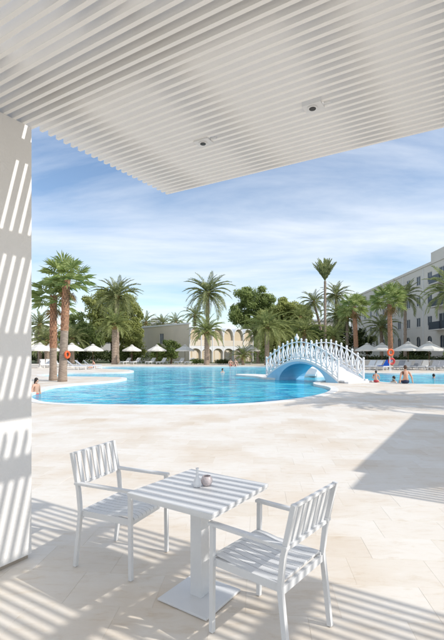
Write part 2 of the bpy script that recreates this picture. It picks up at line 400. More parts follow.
for s, n in ((4.4,-1.05),(8.4,-1.05),(8.4,3.2)):
    MB().box(s-0.07, s+0.07, n-0.07, n+0.07, -0.01, ZP+0.05).build('post', M['slat'], p2)
MB().box(-0.12, 0.02, -1.1, -0.96, -0.01, ZP+0.30).build('post', M['slat'], p1)
# downlights
for px_, py_, near_ in ((203,141.5,'the one closer to the white pier'),(312.5,106,'the one farther from the white pier')):
    lp = atd(px_, py_, FPX*1.80/(HY-py_)); lp.z = ZP
    d = thing('downlight', 'square downlight plate between the ceiling slats, '+near_, 'downlight', lp, -A, 'downlights in the pergola ceiling')
    MB().box(-0.065,0.075,-0.05,0.05,-0.012,0.03).build('plate', M['frame_white'], d)
    MB().lathe([(0.036,-0.020),(0.036,-0.008),(0.030,-0.0075)], (0,0,0), 16).build('lamp_ring', M['frame_white'], d)
    MB().lathe([(0.024,-0.024),(0.024,-0.0082)], (0,0,0), 16).build('lamp', M['black'], d)
    MB().tube([(0.085,0.0,0.0),(0.13,0.0,0.0)], 0.012, 8).build('cable_gland', M['frame_white'], d)
# the pier on the left
pw = thing('white_pier', 'tall smooth white rendered pier striped with slat shadows', 'pier', SN(-3.08-0.25, 1.6, 0), -A)
MB().box(-0.25,0.25,-0.75,0.537,0.035,ZP+0.0).build('shaft', M['pier'], pw)
MB().box(-0.23,0.232,-0.73,0.517,-0.011,0.036).build('recessed_base', M['gap'], pw)

# ================================================================== pavilion on the right (out of frame, throws the broad shade)
RH = 4.0
def SNl(lst): return [tuple(SN(a,b)[:2]) for a, b in lst]
pv = thing('terrace_pavilion', 'low white flat roofed pavilion casting the broad shade on the deck', 'pavilion', SN(7,10,0))
o = MB(); o.prism([(p[0]-SN(7,10).x, p[1]-SN(7,10).y) for p in SNl([(3.77,6.15),(9.2,11.17),(9.2,13.5),(3.60,13.5),(3.60,6.95),(3.77,6.95)])], RH-0.22, RH); o.build('roof_slab', M['render_wall'], pv)
o = MB(); o.prism([(p[0]-SN(7,10).x, p[1]-SN(7,10).y) for p in SNl([(4.2,7.1),(8.8,11.4),(8.8,13.2),(4.2,13.2)])], -0.013, RH-0.224); o.build('wall', M['render_wall'], pv)
n = 6.18
while n < 9.6:
    s = 3.77 + (n-6.15)*1.083 + 0.10
    q = SN(7,10); a = SN(s,n,RH-0.1)-q; b = SN(9.6,n,RH-0.1)-q
    MB().bar(a, b, 0.05, 0.05).build('canopy_slat', M['slat'], pv); n += 0.088
for s in (6.2, 9.4):
    q = SN(7,10); MB().bar(SN(s,6.1,RH-0.18)-q, SN(s,min(9.6,6.1+(s-3.8)/1.083),RH-0.18)-q, 0.08, 0.1).build('canopy_beam', M['slat'], pv)
q = SN(7,10); MB().bar(SN(9.4,6.2,-0.012)-q, SN(9.4,6.2,RH-0.23)-q, 0.1, 0.1).build('canopy_post', M['slat'], pv)

# ================================================================== FURNITURE
def chair(label, loc, rz):
    """local: faces +x, width along y"""
    c = thing('armchair', label, 'chair', loc, rz, 'white slatted armchairs at the table')
    W = 0.245; m = M['frame_white']
    for s in (-1, 1):
        y = s*W
        mb = MB(); mb.bar((0.25,y,0.004),(0.245,y,0.632),0.027,0.027); mb.build('front_leg', m, c)
        mb = MB(); mb.bar((-0.265,y,0.004),(-0.215,y,0.43),0.028,0.028); mb.bar((-0.215,y,0.425),(-0.235,y,0.60),0.0275,0.0275); mb.bar((-0.235,y,0.595),(-0.298,y,0.872),0.027,0.027); mb.build('rear_leg', m, c)
        mb = MB(); mb.bbox(-0.262,0.268,y-0.020,y+0.020,0.632,0.652,0.005); mb.build('armrest', m, c)
        mb = MB(); mb.bar((-0.215,y*0.93,0.415),(0.235,y*0.93,0.415),0.024,0.045); mb.build('seat_rail', m, c)
    mb = MB(); mb.bar((0.236,-W,0.41),(0.236,W,0.41),0.022,0.04); mb.build('front_rail', m, c)
    mb = MB(); mb.bar((-0.213,-W,0.40),(-0.213,W,0.40),0.022,0.04); mb.build('rear_rail', m, c)
    # seat slats, front to back, dished
    prof = [(-0.205,0.432),(-0.12,0.425),(-0.02,0.424),(0.08,0.432),(0.17,0.444),(0.225,0.446),(0.262,0.436),(0.270,0.424)]
    mb = MB(); hw = 0.0228; vs = []
    for x, z in prof: vs += [(x,-hw,z),(x,hw,z),(x,hw,z+0.012),(x,-hw,z+0.012)]
    fs = [(0,1,2,3)] + [(len(vs)-1,len(vs)-2,len(vs)-3,len(vs)-4)]
    for i in range(len(prof)-1):
        for k in range(4): fs.append((i*4+k,(i+1)*4+k,(i+1)*4+(k+1)%4,i*4+(k+1)%4))
    mb.add(vs, fs); sm = mb.mesh('seat_slat', m)
    for i in range(9): link('seat_slat', sm, c, (0, (i-4)*0.0505, 0))
    # back: two rails and vertical slats
    def bp(t): return Vector((-0.241-0.055*t, 0, 0.622+0.245*t))
    for t, h in ((0.985, 0.016), (0.03, 0.02)):
        p = bp(t); mb = MB(); mb.bar((p.x,-W+0.016,p.z),(p.x,W-0.016,p.z),h,0.02,(1,0,0)); mb.build('back_rail', m, c)
    a, b = bp(0.03), bp(1.0); mb = MB(); mb.bar((a.x+0.012,0,a.z),(b.x+0.012,0,b.z),0.035,0.010,(1,0,0)); bm_ = mb.mesh('back_slat', m)
    for i in range(8): link('back_slat', bm_, c, (0, (i-3.5)*0.0565, 0))
    return c
chair('white slatted metal armchair on the pier side of the table, facing the sunlit table', (-0.785,3.40,0.001), R(-24))
chair('white slatted metal armchair across the table from the pier, its back to the open deck', (0.290,2.545,0.001), R(141))

tb = thing('square_table', 'square white slatted metal cafe table on a column and flat plate', 'table', (-0.15,2.885,0.001), R(-34))
for i in range(8):
    w = 0.685/8; y = -0.3425 + w*(i+0.5)
    MB().bbox(-0.3405,0.3405,y-w/2+0.002,y+w/2-0.002,0.708,0.73,0.003).build('top_slat', M['frame_white'], tb)
mb = MB(); mb.box(-0.332,0.332,-0.335,-0.312,0.693,0.7075); mb.box(-0.332,0.332,0.312,0.335,0.693,0.7075); mb.box(-0.332,-0.309,-0.311,0.311,0.693,0.7075); mb.box(0.309,0.332,-0.311,0.311,0.693,0.7075); mb.build('apron', M['frame_white'], tb)
MB().box(-0.045,0.045,-0.045,0.045,0.0175,0.706).build('column', M['frame_white'], tb)
MB().bbox(-0.20,0.20,-0.20,0.20,0.004,0.017,0.003).build('base_plate', M['frame_white'], tb)
MB().box(-0.19,0.19,-0.19,0.19,-0.001,0.0045).build('base_pad', M['gap'], tb)

v = thing('bud_vase', 'small white bottle shaped vase on the table beside the round bowl', 'vase', (-0.168,2.905,0.732))
MB().lathe([(0.020,0),(0.027,0.006),(0.029,0.025),(0.024,0.045),(0.013,0.066),(0.0085,0.085),(0.0085,0.118),(0.0115,0.128),(0.0085,0.127),(0.006,0.09)], n=20).build('body', M['ceramic'], v, True)
g = thing('candle_bowl', 'round pinkish glass candle bowl on the table beside the vase', 'bowl', (-0.105,2.935,0.732)); g.scale = (0.85,0.85,0.85)
MB().lathe([(0.022,0),(0.034,0.006),(0.046,0.026),(0.048,0.042),(0.043,0.062),(0.033,0.078),(0.030,0.078),(0.040,0.060),(0.044,0.042),(0.042,0.027),(0.030,0.010),(0.001,0.008)], n=22).build('bowl', M['rose'], g, True)
MB().lathe([(0.021,0.010),(0.021,0.040),(0.018,0.041),(0.002,0.040)], n=16).build('candle', M['ceramic'], g, True)

# ================================================================== BRIDGE
U = Vector((-0.56,0.83,0)).normalized(); V = Vector((U.y,-U.x,0)); 
BL, BW = 5.9, 2.15
br = thing('arched_footbridge', 'white arched footbridge with crossed railings over the pool channel', 'footbridge', (6.15,22.65,0))
bz = lambda t: 0.14 + 1.10*math.sin(PI*min(1,max(0,t)))**0.9 if 0 < t < 1 else 0.14
def bpnt(t, w, z): return U*(t*BL) + V*w + Vector((0,0,z))
NB = 28
mb = MB()
for i in range(NB):
    t0, t1 = i/NB, (i+1)/NB
    P = [bpnt(t0,0.02,bz(t0)-0.14),bpnt(t0,BW-0.02,bz(t0)-0.14),bpnt(t1,BW-0.02,bz(t1)-0.14),bpnt(t1,0.02,bz(t1)-0.14)]
    Q = [p+Vector((0,0,0.14)) for p in P]
    mb.add(P+Q, [(3,2,1,0),(4,5,6,7),(0,1,5,4),(1,2,6,5),(2,3,7,6),(3,0,4,7)])
mb.build('deck', M['bwhite'], br)
# side walls with an arched opening, and the soffit
def soff(t):
    a = (t-0.13)/(0.80-0.13)
    if a <= 0 or a >= 1: return -0.35
    return -0.35 + 1.33*math.sqrt(max(0,1-(2*a-1)**2))**0.95
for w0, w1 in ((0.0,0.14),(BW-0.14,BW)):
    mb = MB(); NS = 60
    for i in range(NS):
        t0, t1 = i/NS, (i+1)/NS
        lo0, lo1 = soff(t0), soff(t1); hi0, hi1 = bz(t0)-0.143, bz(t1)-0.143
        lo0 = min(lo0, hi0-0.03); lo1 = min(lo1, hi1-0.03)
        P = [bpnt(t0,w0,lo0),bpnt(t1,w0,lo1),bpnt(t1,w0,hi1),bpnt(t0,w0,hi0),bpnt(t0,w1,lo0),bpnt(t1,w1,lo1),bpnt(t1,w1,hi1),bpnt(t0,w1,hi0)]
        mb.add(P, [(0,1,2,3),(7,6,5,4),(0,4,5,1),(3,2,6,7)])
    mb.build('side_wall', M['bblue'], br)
for w in (0.03, BW-0.03):
    K = 15
    mb = MB()
    for i in range(24):
        t0, t1 = i/24, (i+1)/24; mb.bar(bpnt(t0,w,bz(t0)+1.0),bpnt(t1,w,bz(t1)+1.0),0.07,0.06)
    mb.build('handrail', M['bwhite'], br)
    mb = MB()
    for i in range(24):
        t0, t1 = i/24, (i+1)/24; mb.bar(bpnt(t0,w,bz(t0)+0.12),bpnt(t1,w,bz(t1)+0.12),0.06,0.06)
    mb.build('bottom_rail', M['bwhite'], br)
    for i in range(K+1):
        t = i/K; p = bpnt(t,w,bz(t)); pm = MB()
        pm.bar(p-Vector((0,0,0.02)), p+Vector((0,0,1.08)), 0.075, 0.075, U)
        po = pm.build('post', M['bwhite'], br)
        MB().ell(p+Vector((0,0,1.15)), (0.065,0.065,0.075), 10, 6).build('finial', M['bwhite'], po, True)
    for i in range(K):
        t0, t1 = (i+0.1)/K, (i+0.9)/K; ab = MB()
        ab.bar(bpnt(t0,w-0.012,bz(t0)+0.16),bpnt(t1,w-0.012,bz(t1)+0.95),0.045,0.03,V); ab.bar(bpnt(t0,w+0.022,bz(t0)+0.95),bpnt(t1,w+0.022,bz(t1)+0.16),0.045,0.03,V)
        ab.build('crossed_brace', M['bwhite'], br)
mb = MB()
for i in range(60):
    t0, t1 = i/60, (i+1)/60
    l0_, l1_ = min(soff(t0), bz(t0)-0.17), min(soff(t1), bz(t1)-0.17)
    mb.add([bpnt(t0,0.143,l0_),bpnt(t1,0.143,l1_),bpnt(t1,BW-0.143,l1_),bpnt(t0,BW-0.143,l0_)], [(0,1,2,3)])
mb.build('soffit', M['bblue'], br)  # underside coloured blue to stand in for light thrown up by the water
# end steps
for i in range(2):
    MB().add([bpnt(-0.06-0.045*i, 0.10, -0.012),bpnt(-0.06-0.045*i, BW-0.10, -0.012),bpnt(0.0, BW-0.10, -0.012),bpnt(0.0,0.10,-0.012),
              bpnt(-0.06-0.045*i, 0.10, 0.16-0.07*i),bpnt(-0.06-0.045*i, BW-0.10, 0.16-0.07*i),bpnt(0.0, BW-0.10, 0.16-0.07*i),bpnt(0.0,0.10,0.16-0.07*i)],
             [(3,2,1,0),(4,5,6,7),(0,1,5,4),(1,2,6,5),(2,3,7,6),(3,0,4,7)]).build('step', M['bwhite'], br)
lq = bpnt(0.53, 0.03, bz(0.53)+1.10)
MB().lathe([(0.05,0),(0.10,0.04),(0.14,0.14),(0.10,0.24),(0.05,0.27),(0.06,0.31),(0.01,0.40)], lq, 12).build('lantern', M['bwhite'], br, True)
# white stepped ramp seen under the arch
rs = thing('stepped_ramp', 'white stepped pool ramp with sloped cheek seen through the bridge arch', 'steps', (6.05,30.2,0.012), R(-35))
MB().add([(-0.9,-0.5,0),(0.9,-0.5,0),(0.9,0.5,0),(-0.9,0.5,0),(0.0,-0.5,0.62),(0.9,-0.5,0.45),(0.9,0.5,0.45),(0.0,0.5,0.62)],
         [(3,2,1,0),(4,5,6,7),(0,1,5,4),(1,2,6,5),(2,3,7,6),(3,0,4,7)]).build('cheek', M['bwhite'], rs)
for i in range(3): MB().box(-0.1+i*0.02,0.93,-0.56-0.14*(2-i),-0.502,0.0,0.14+0.14*i).build('step', M['bwhite'], rs)

# ================================================================== BUILDINGS
def facade(mb, origin, du, L, z0, z1, th, openings, frame_out=None):
    """wall of thickness th along du with rectangular openings (u0,u1,z0,z1); inward normal is to the left of du"""
    du = Vector(du).normalized(); nin = Vector((-du.y, du.x, 0))
    us = sorted({0, L} | {o[0] for o in openings} | {o[1] for o in openings}); zs = sorted({z0, z1} | {o[2] for o in openings} | {o[3] for o in openings})
    P = lambda u, z, d: Vector(origin) + du*u + nin*d + Vector((0,0,z))
    for i in range(len(us)-1):
        for j in range(len(zs)-1):
            a, b, c, d = us[i], us[i+1], zs[j], zs[j+1]
            if any(o[0]-1e-6 <= a and b <= o[1]+1e-6 and o[2]-1e-6 <= c and d <= o[3]+1e-6 for o in openings): continue
            mb.add([P(a,c,0),P(b,c,0),P(b,d,0),P(a,d,0)], [(0,1,2,3)])
    for o in openings:
        a, b, c, d = o[:4]
        mb.add([P(a,c,0),P(b,c,0),P(b,d,0),P(a,d,0),P(a,c,th),P(b,c,th),P(b,d,th),P(a,d,th)], [(0,4,5,1),(1,5,6,2),(2,6,7,3),(3,7,4,0)])
    return P
# hotel, facade almost along the line of sight
hb = thing('hotel_building', 'four storey white hotel block with small square windows and flat roof', 'building', (28.2,64,-0.005))
HO = Vector((28.9-28.2, 96-64, 0)); HD = Vector((27.6-28.9, 40-96, 0)); HL = HD.length; HDn = HD.normalized()
cols = []
Ycol = 57.6 + 3.48*10
ops = []; wins = []
for k in range(15):
    Y = 57.6 + 3.48*(k-4)
    if Y > 94: continue
    u = (96 - Y)/56*HL
    if Y < 56:    # balconied bays
        for zc_ in (11.5, 8.55, 5.6): ops.append((u-0.95,u+0.95,zc_-1.05,zc_+1.05)); wins.append((u,zc_,1.9,2.1,True))
    else:
        for zc_ in (11.8, 8.84, 5.87): ops.append((u-0.68,u+0.68,zc_-0.65,zc_+0.65)); wins.append((u,zc_,1.36,1.30,False))
    ops.append((u-0.68,u+0.68,2.2,3.85)); wins.append((u,3.025,1.36,1.65,'arch'))
mb = MB(); HP = facade(mb, HO, HD, HL, 0, 13.4, 0.22, ops)
# back, ends and roof so that it is a closed block
mb.add([HP(0,0,0),HP(0,13.4,0),HP(0,13.4,14),HP(0,0,14),HP(HL,0,0),HP(HL,13.4,0),HP(HL,13.4,14),HP(HL,0,14)], [(0,1,2,3),(4,7,6,5),(3,2,6,7),(1,5,6,2)])
mb.build('wall', M['render_wall'], hb)
def boxP(mb, P, u0, u1, z0, z1, d0, d1):
    mb.add([P(u0,z0,d0),P(u1,z0,d0),P(u1,z1,d0),P(u0,z1,d0),P(u0,z0,d1),P(u1,z0,d1),P(u1,z1,d1),P(u0,z1,d1)],
           [(0,1,2,3),(7,6,5,4),(0,4,5,1),(1,5,6,2),(2,6,7,3),(3,7,4,0)]); return mb
for u, z, w, h, kind in wins:
    if HP(u,z,0).y + 64 > 92: pass
    f = MB(); t = 0.05
    for (a,b,c,d) in ((-w/2,-w/2+t,-h/2,h/2),(w/2-t,w/2,-h/2,h/2),(-w/2+t,w/2-t,-h/2,-h/2+t),(-w/2+t,w/2-t,h/2-t,h/2),(-t/2,t/2,-h/2+t,h/2-t)):
        boxP(f, HP, u+a, u+b, z+c, z+d, 0.05, 0.10)
    if kind == 'arch':
        pts = [(w/2*math.cos(PI*i/10), h/2-w/2+w/2*math.sin(PI*i/10)) for i in range(11)]
        for i in range(10):
            (x0,y0),(x1,y1) = pts[i], pts[i+1]
            f.add([HP(u+x0,z+y0,0.003),HP(u+x1,z+y1,0.003),HP(u+x1,z+h/2+0.001,0.003),HP(u+x0,z+h/2+0.001,0.003)], [(0,1,2,3)])
    fo = f.build('window', M['bwhite'] if kind != 'arch' else M['render_wall'], hb)
    boxP(MB(), HP, u-w/2+0.01, u+w/2-0.01, z-h/2+0.01, z+h/2-0.01, 0.075, 0.085).build('pane', M['pane'], fo)
    if kind is False: boxP(MB(), HP, u-w/2-0.06, u+w/2+0.06, z-h/2-0.07, z-h/2-0.003, -0.06, 0.045).build('sill', M['render_wall'], fo)
    if kind is True:
        bb = boxP(MB(), HP, u-1.4, u+1.4, z-1.2, z-1.06, -1.1, -0.003).build('balcony', M['render_wall'], hb)
        boxP(MB(), HP, u-1.38, u+1.38, z-1.055, z-0.1, -1.1, -1.02).build('balustrade', M['pane'], bb)
boxP(MB(), HP, -0.1, HL*39/56-0.01, 13.4, 13.75, -0.10, 0.25).build('parapet', M['render_wall'], hb)
boxP(MB(), HP, HL*39/56, HL, 13.4, 14.9, -0.10, 9).build('roof_storey', M['render_wall'], hb)
for k in range(5):
    u = (96-(59.4+6.96*k))/56*HL; boxP(MB(), HP, u-0.04, u+0.04, 0.2, 13.3, -0.09, -0.01).build('drain_pipe', M['bwhite'], hb)

# vaulted arcade building
ao = Vector((-4.9,65,-0.005)); ad = Vector((10.3,9,0)).normalized(); NA = 6; AW = 13.7/6
ab_ = thing('arcade_building', 'cream two storey building with a row of white vaulted arches', 'building', ao)
an = Vector((-ad.y, ad.x, 0)); AP = lambda u, z, d: ad*u + an*d + Vector((0,0,z))
LIMP = 4.35; R_ = AW/2
for i in range(NA):
    u0 = i*AW; uc = u0+R_; seg = 14; ro, ri = R_-0.01, R_-0.15
    mb = MB()
    for k in range(seg):
        a0, a1 = PI*k/seg, PI*(k+1)/seg
        q = lambda r, a, d: AP(uc+r*math.cos(a), LIMP+r*math.sin(a)*1.12, d)
        mb.add([q(ro,a0,0),q(ro,a1,0),q(ri,a1,0),q(ri,a0,0),q(ro,a0,8),q(ro,a1,8),q(ri,a1,0.45),q(ri,a0,0.45)], [(0,3,2,1),(0,1,5,4),(3,7,6,2)])
    mb.build('vault', M['bwhite'], ab_)
    mb = MB()   # tan infill set back under the vault, both storeys
    mb.add([AP(u0+0.1,0,0.4),AP(u0+AW-0.1,0,0.4),AP(u0+AW-0.1,LIMP,0.4)] + [AP(uc+ri*math.cos(PI*k/12),LIMP+ri*1.12*math.sin(PI*k/12),0.4) for k in range(1,12)] + [AP(u0+0.1,LIMP,0.4)], [tuple(range(15))])
    mb.build('infill_wall', M['render_tan'], ab_)
    boxP(MB(), AP, u0+0.085, u0+AW-0.085, 2.62, 3.55, 0.06, 0.16).build('balustrade', M['render_cream'], ab_)
    d = boxP(MB(), AP, uc-0.45, uc+0.45, 0.0, 2.0, 0.36, 0.397).build('door', M['render_cream'], ab_)
for i in range(NA+1):
    u = i*AW; boxP(MB(), AP, u-0.08, u+0.08, 0, LIMP, -0.012, 0.44).build('column', M['bwhite'], ab_)
boxP(MB(), AP, 0.0, NA*AW, 2.3, 2.6, 0.02, 0.39).build('floor_slab', M['bwhite'], ab_)
mb = MB()   # lower arches of the ground floor
for i in range(NA):
    u0 = i*AW+0.082; u1 = (i+1)*AW-0.082; uc = (u0+u1)/2; r = (u1-u0)/2
    for k in range(12):
        a0, a1 = PI*k/12, PI*(k+1)/12
        z = lambda a: 1.5+0.72*math.sin(a)
        mb.add([AP(uc+r*math.cos(a0),z(a0),0.03),AP(uc+r*math.cos(a1),z(a1),0.03),AP(uc+r*math.cos(a1),2.297,0.03),AP(uc+r*math.cos(a0),2.297,0.03)], [(0,1,2,3)])
mb.build('ground_floor_arches', M['bwhite'], ab_)
# plain side wing (faces away from the sun)
wd = an; wo_ = Vector((-0.16,0,0)); WL = 19
wops = [(14.6,15.8,3.0,4.7),(7.0,8.2,3.0,4.7)]
mb = MB(); WP0 = lambda u, z, d: AP(-0.13-(-d), z, u)
us = sorted({0,WL}|{a for w in wops for a in w[:2]}); zs = sorted({0,5.9}|{a for w in wops for a in w[2:]})
WQ = lambda u, z, d: AP(-0.13+d, z, u)
for i in range(len(us)-1):
    for j in range(len(zs)-1):
        if any(w[0] <= us[i] and us[i+1] <= w[1] and w[2] <= zs[j] and zs[j+1] <= w[3] for w in wops): continue
        mb.add([WQ(us[i],zs[j],0),WQ(us[i+1],zs[j],0),WQ(us[i+1],zs[j+1],0),WQ(us[i],zs[j+1],0)], [(0,1,2,3)])
for a,b,c,d in wops: mb.add([WQ(a,c,0),WQ(b,c,0),WQ(b,d,0),WQ(a,d,0),WQ(a,c,.2),WQ(b,c,.2),WQ(b,d,.2),WQ(a,d,.2)], [(0,4,5,1),(1,5,6,2),(2,6,7,3),(3,7,4,0)])
mb.add([WQ(WL,0,0),WQ(WL,0,10),WQ(WL,5.9,10),WQ(WL,5.9,0),WQ(8.1,5.9,0),WQ(8.1,5.9,10),WQ(0,5.9,0)], [(0,1,2,3),(3,2,5,4)])
mb.build('side_wall', M['render_cream'], ab_)
for a,b,c,d in wops:
    f = boxP(MB(), WQ, a+0.02, b-0.02, c+0.02, d-0.02, 0.10, 0.12).build('window', M['pane'], ab_)
    mbf = MB(); boxP(mbf, WQ, a, a+0.08, c, d, 0.06, 0.10); boxP(mbf, WQ, b-0.08, b, c, d, 0.06, 0.10); boxP(mbf, WQ, (a+b)/2-0.04, (a+b)/2+0.04, c, d, 0.06, 0.10); mbf.build('frame', M['bwhite'], f)
boxP(MB(), WQ, -0.05, WL+0.1, 5.9, 6.15, -0.08, 0.25).build('parapet', M['bwhite'], ab_)
# roof house behind
rhs = thing('white_house', 'small white flat roofed house showing above the side wing', 'house', (-14,92,-0.016))
MB().box(-4,4,0,6,0,7.6).build('wall', M['render_wall'], rhs); MB().box(-4.1,4.1,-0.1,6.1,7.6,7.95).build('roof', M['bwhite'], rhs)
MB().box(-1.5,0.8,1,3,7.95,9.2).build('stair_tower', M['bwhite'], rhs)
for x in (-2.6,0,2.6): MB().box(x-0.6,x+0.6,-0.05,-0.005,5.0,6.4).build('window', M['pane'], rhs)
wh2 = thing('white_house', 'long low white house glimpsed through the trees on the pier side', 'house', (-27,84,-0.016))
MB().box(-10,9,0,8,0,5.6).build('wall', M['render_wall'], wh2); MB().box(-10.2,9.2,-0.2,8.2,5.6,5.95).build('roof', M['bwhite'], wh2)
for k in range(6):
    x = -8.4+3.2*k; w_ = MB().box(x-0.6,x+0.6,-0.06,-0.005,3.4,4.8).build('window', M['pane'], wh2); MB().box(x-0.04,x+0.04,-0.1,-0.065,3.4,4.8).build('frame', M['bwhite'], w_)
wh3 = thing('white_house', 'distant white house between the tall thin palm and the hotel', 'house', (22,100,-0.016))
MB().box(-5,5,0,8,0,9).build('wall', M['render_wall'], wh3); MB().box(-5.2,5.2,-0.2,8.2,9,9.35).build('roof', M['bwhite'], wh3)
for x in (-3,0,3):
    for z in (3.2,6.2): MB().box(x-0.6,x+0.6,-0.05,-0.005,z,z+1.4).build('window', M['pane'], wh3)

# ================================================================== VEGETATION
def feather(e0, bend, seed, dens=24, lw=0.026, ll=0.20):
    """date palm frond of unit length in the xz plane, starting at e0 above horizontal and curving down"""
    rg = random.Random(seed); mb = MB(); pts = [Vector((0,0,0))]; dirs = []
    n = 10
    for i in range(n):
        a = e0 - bend*((i+0.5)/n)**1.4; d = Vector((math.cos(a),0,math.sin(a))); dirs.append(d); pts.append(pts[-1]+d/n)
    mb.tube(pts, [0.012*(1-0.85*i/n)+0.002 for i in range(n+1)], 4)
    tw = rg.uniform(-0.3,0.3)
    for k in range(dens):
        t = 0.12+0.88*(k+0.5)/dens; i = min(n-1,int(t*n)); p = pts[i].lerp(pts[i+1], t*n-i); d = dirs[i]; up = Vector((-d.z,0,d.x))
        L = ll*(0.35+0.65*math.sin(PI*min(1,(t*0.86+0.14))))*rg.uniform(0.85,1.15)
        for s in (-1,1):
            lat = Vector((0,s,0)); vang = 0.45*math.cos(tw)+rg.uniform(-0.25,0.25)
            dr = (d*(0.55+0.5*t) + lat*0.8*(1-0.35*t) + up*vang*0.7).normalized()
            mid = p+dr*L*0.5; tip = p+dr*L+Vector((0,0,-0.22*L))
            wv = d*lw*0.5*rg.uniform(0.8,1.2)
            mb.add([p-wv*0.5,p+wv*0.5,mid+wv,tip,mid-wv], [(0,1,2,3,4)])
    return mb
def fan(e0, seed):
    """fan palm leaf of unit length: petiole then a pleated fan with drooping tips"""
    rg = random.Random(seed); mb = MB(); d = Vector((math.cos(e0),0,math.sin(e0)))
    Lp = 0.50; hub = d*Lp+Vector((0,0,-0.03)); mb.tube([(0,0,0), d*Lp*0.5+Vector((0,0,0.012)), hub], [0.016,0.012,0.009], 4)
    up = Vector((-d.z,0,d.x)); lat = Vector((0,1,0)); n = 22
    for k in range(n):
        a = (k/(n-1)-0.5)*R(215); r = 0.58*(0.78+0.22*math.cos(a*0.8))*rg.uniform(0.9,1.08)
        dr = (d*math.cos(a)+lat*math.sin(a)+up*(0.10*((k%2)*2-1)+0.10*abs(math.sin(a)))).normalized()
        w = up.cross(dr).normalized()*0.026
        m1 = hub+dr*r*0.55; tip = hub+dr*r*0.93+Vector((0,0,-0.16*r*rg.uniform(0.5,1.6)))
        mb.add([hub-w*0.1,hub+w*0.1,m1+w,tip,m1-w], [(0,1,2,3,4)])
    return mb
FE = [78,64,50,36,20,4,-14,-34]
FEATHER = {}; 
for mname in ('phoenix','phoenix_lit'):
    FEATHER[mname] = [[feather(R(e), R(34+0.55*(90-e)*(0.9 if e > 0 else 0.55)), 10*i+k, 24, 0.030, 0.21).mesh('frond', M[mname]) for k in range(2)] for i, e in enumerate(FE)]
BRUSH = [feather(R(e), R(16), 300+i, 26, 0.045, 0.17).mesh('frond', M['phoenix']) for i, e in enumerate((87,80,73,66,60))]
FAN = [[fan(R(e), 100*i+k).mesh('fan_leaf', M['fan']) for k in range(2)] for i, e in enumerate([80,60,42,24,6,-14,-36])]
FAND = [fan(R(e), 900+i).mesh('dry_leaf', M['fan_dead']) for i, e in enumerate([-62,-74])]
def trunk_pts(h, lean, n=9, curve=0.0):
    return [Vector((lean[0]*(i/n)+curve*math.sin(PI*i/n), lean[1]*(i/n), h*i/n)) for i in range(n+1)]
def palm(label, base, h, r0, r1, L, nf, mname='phoenix', lean=(0,0), emin=-40, emax=82, boss=True, rings=14, curve=0.0, bark='trunk_grey', seed=0):
    rg = random.Random(seed+int(abs(base[0])*100)+int(base[1]*7)); root = thing('date_palm', label, 'palm tree', (base[0],base[1],-0.006), rg.uniform(0,6), None)
    root.rotation_euler = (0,0,0)
    pts = []; rad = []; P0 = trunk_pts(h, lean, 9, curve); N = rings*2
    for i in range(N+1):
        t = i/N; j = min(8,int(t*9)); p = P0[j].lerp(P0[j+1], t*9-j); pts.append(p)
        r = r0+(r1-r0)*t; r *= 1.25-0.25*min(1,t*8); rad.append(r*(1.07 if i % 2 else 0.95))
    MB().tube(pts, rad, 10).build('trunk', M[bark], root)
    top = P0[-1]
    if boss: MB().lathe([(r1*1.0,-0.5),(r1*1.35,-0.22),(r1*1.45,0.05),(r1*1.0,0.3),(r1*0.3,0.45)], top, 10).build('crown_boss', M['boss'], root)
    for k in range(nf):
        f = (k+0.5)/nf; e = emax+(emin-emax)*f**0.85+rg.uniform(-7,7)
        i = min(range(len(FE)), key=lambda q: abs(FE[q]-e)); me = BRUSH[min(4,int(f*5))] if not boss else FEATHER[mname][i][rg.randrange(2)]
        o = link('frond', me, root, top+Vector((0,0,0.25-0.25*f)))
        s = L*rg.uniform(0.86,1.1)*(0.82+0.18*min(1,f*3)); o.scale = (s,s,s); o.rotation_euler = (rg.uniform(-0.2,0.2),((FE[i]-e)*PI/180*0.8 if boss else 0),k*2.39996+rg.uniform(-0.25,0.25))
    return root
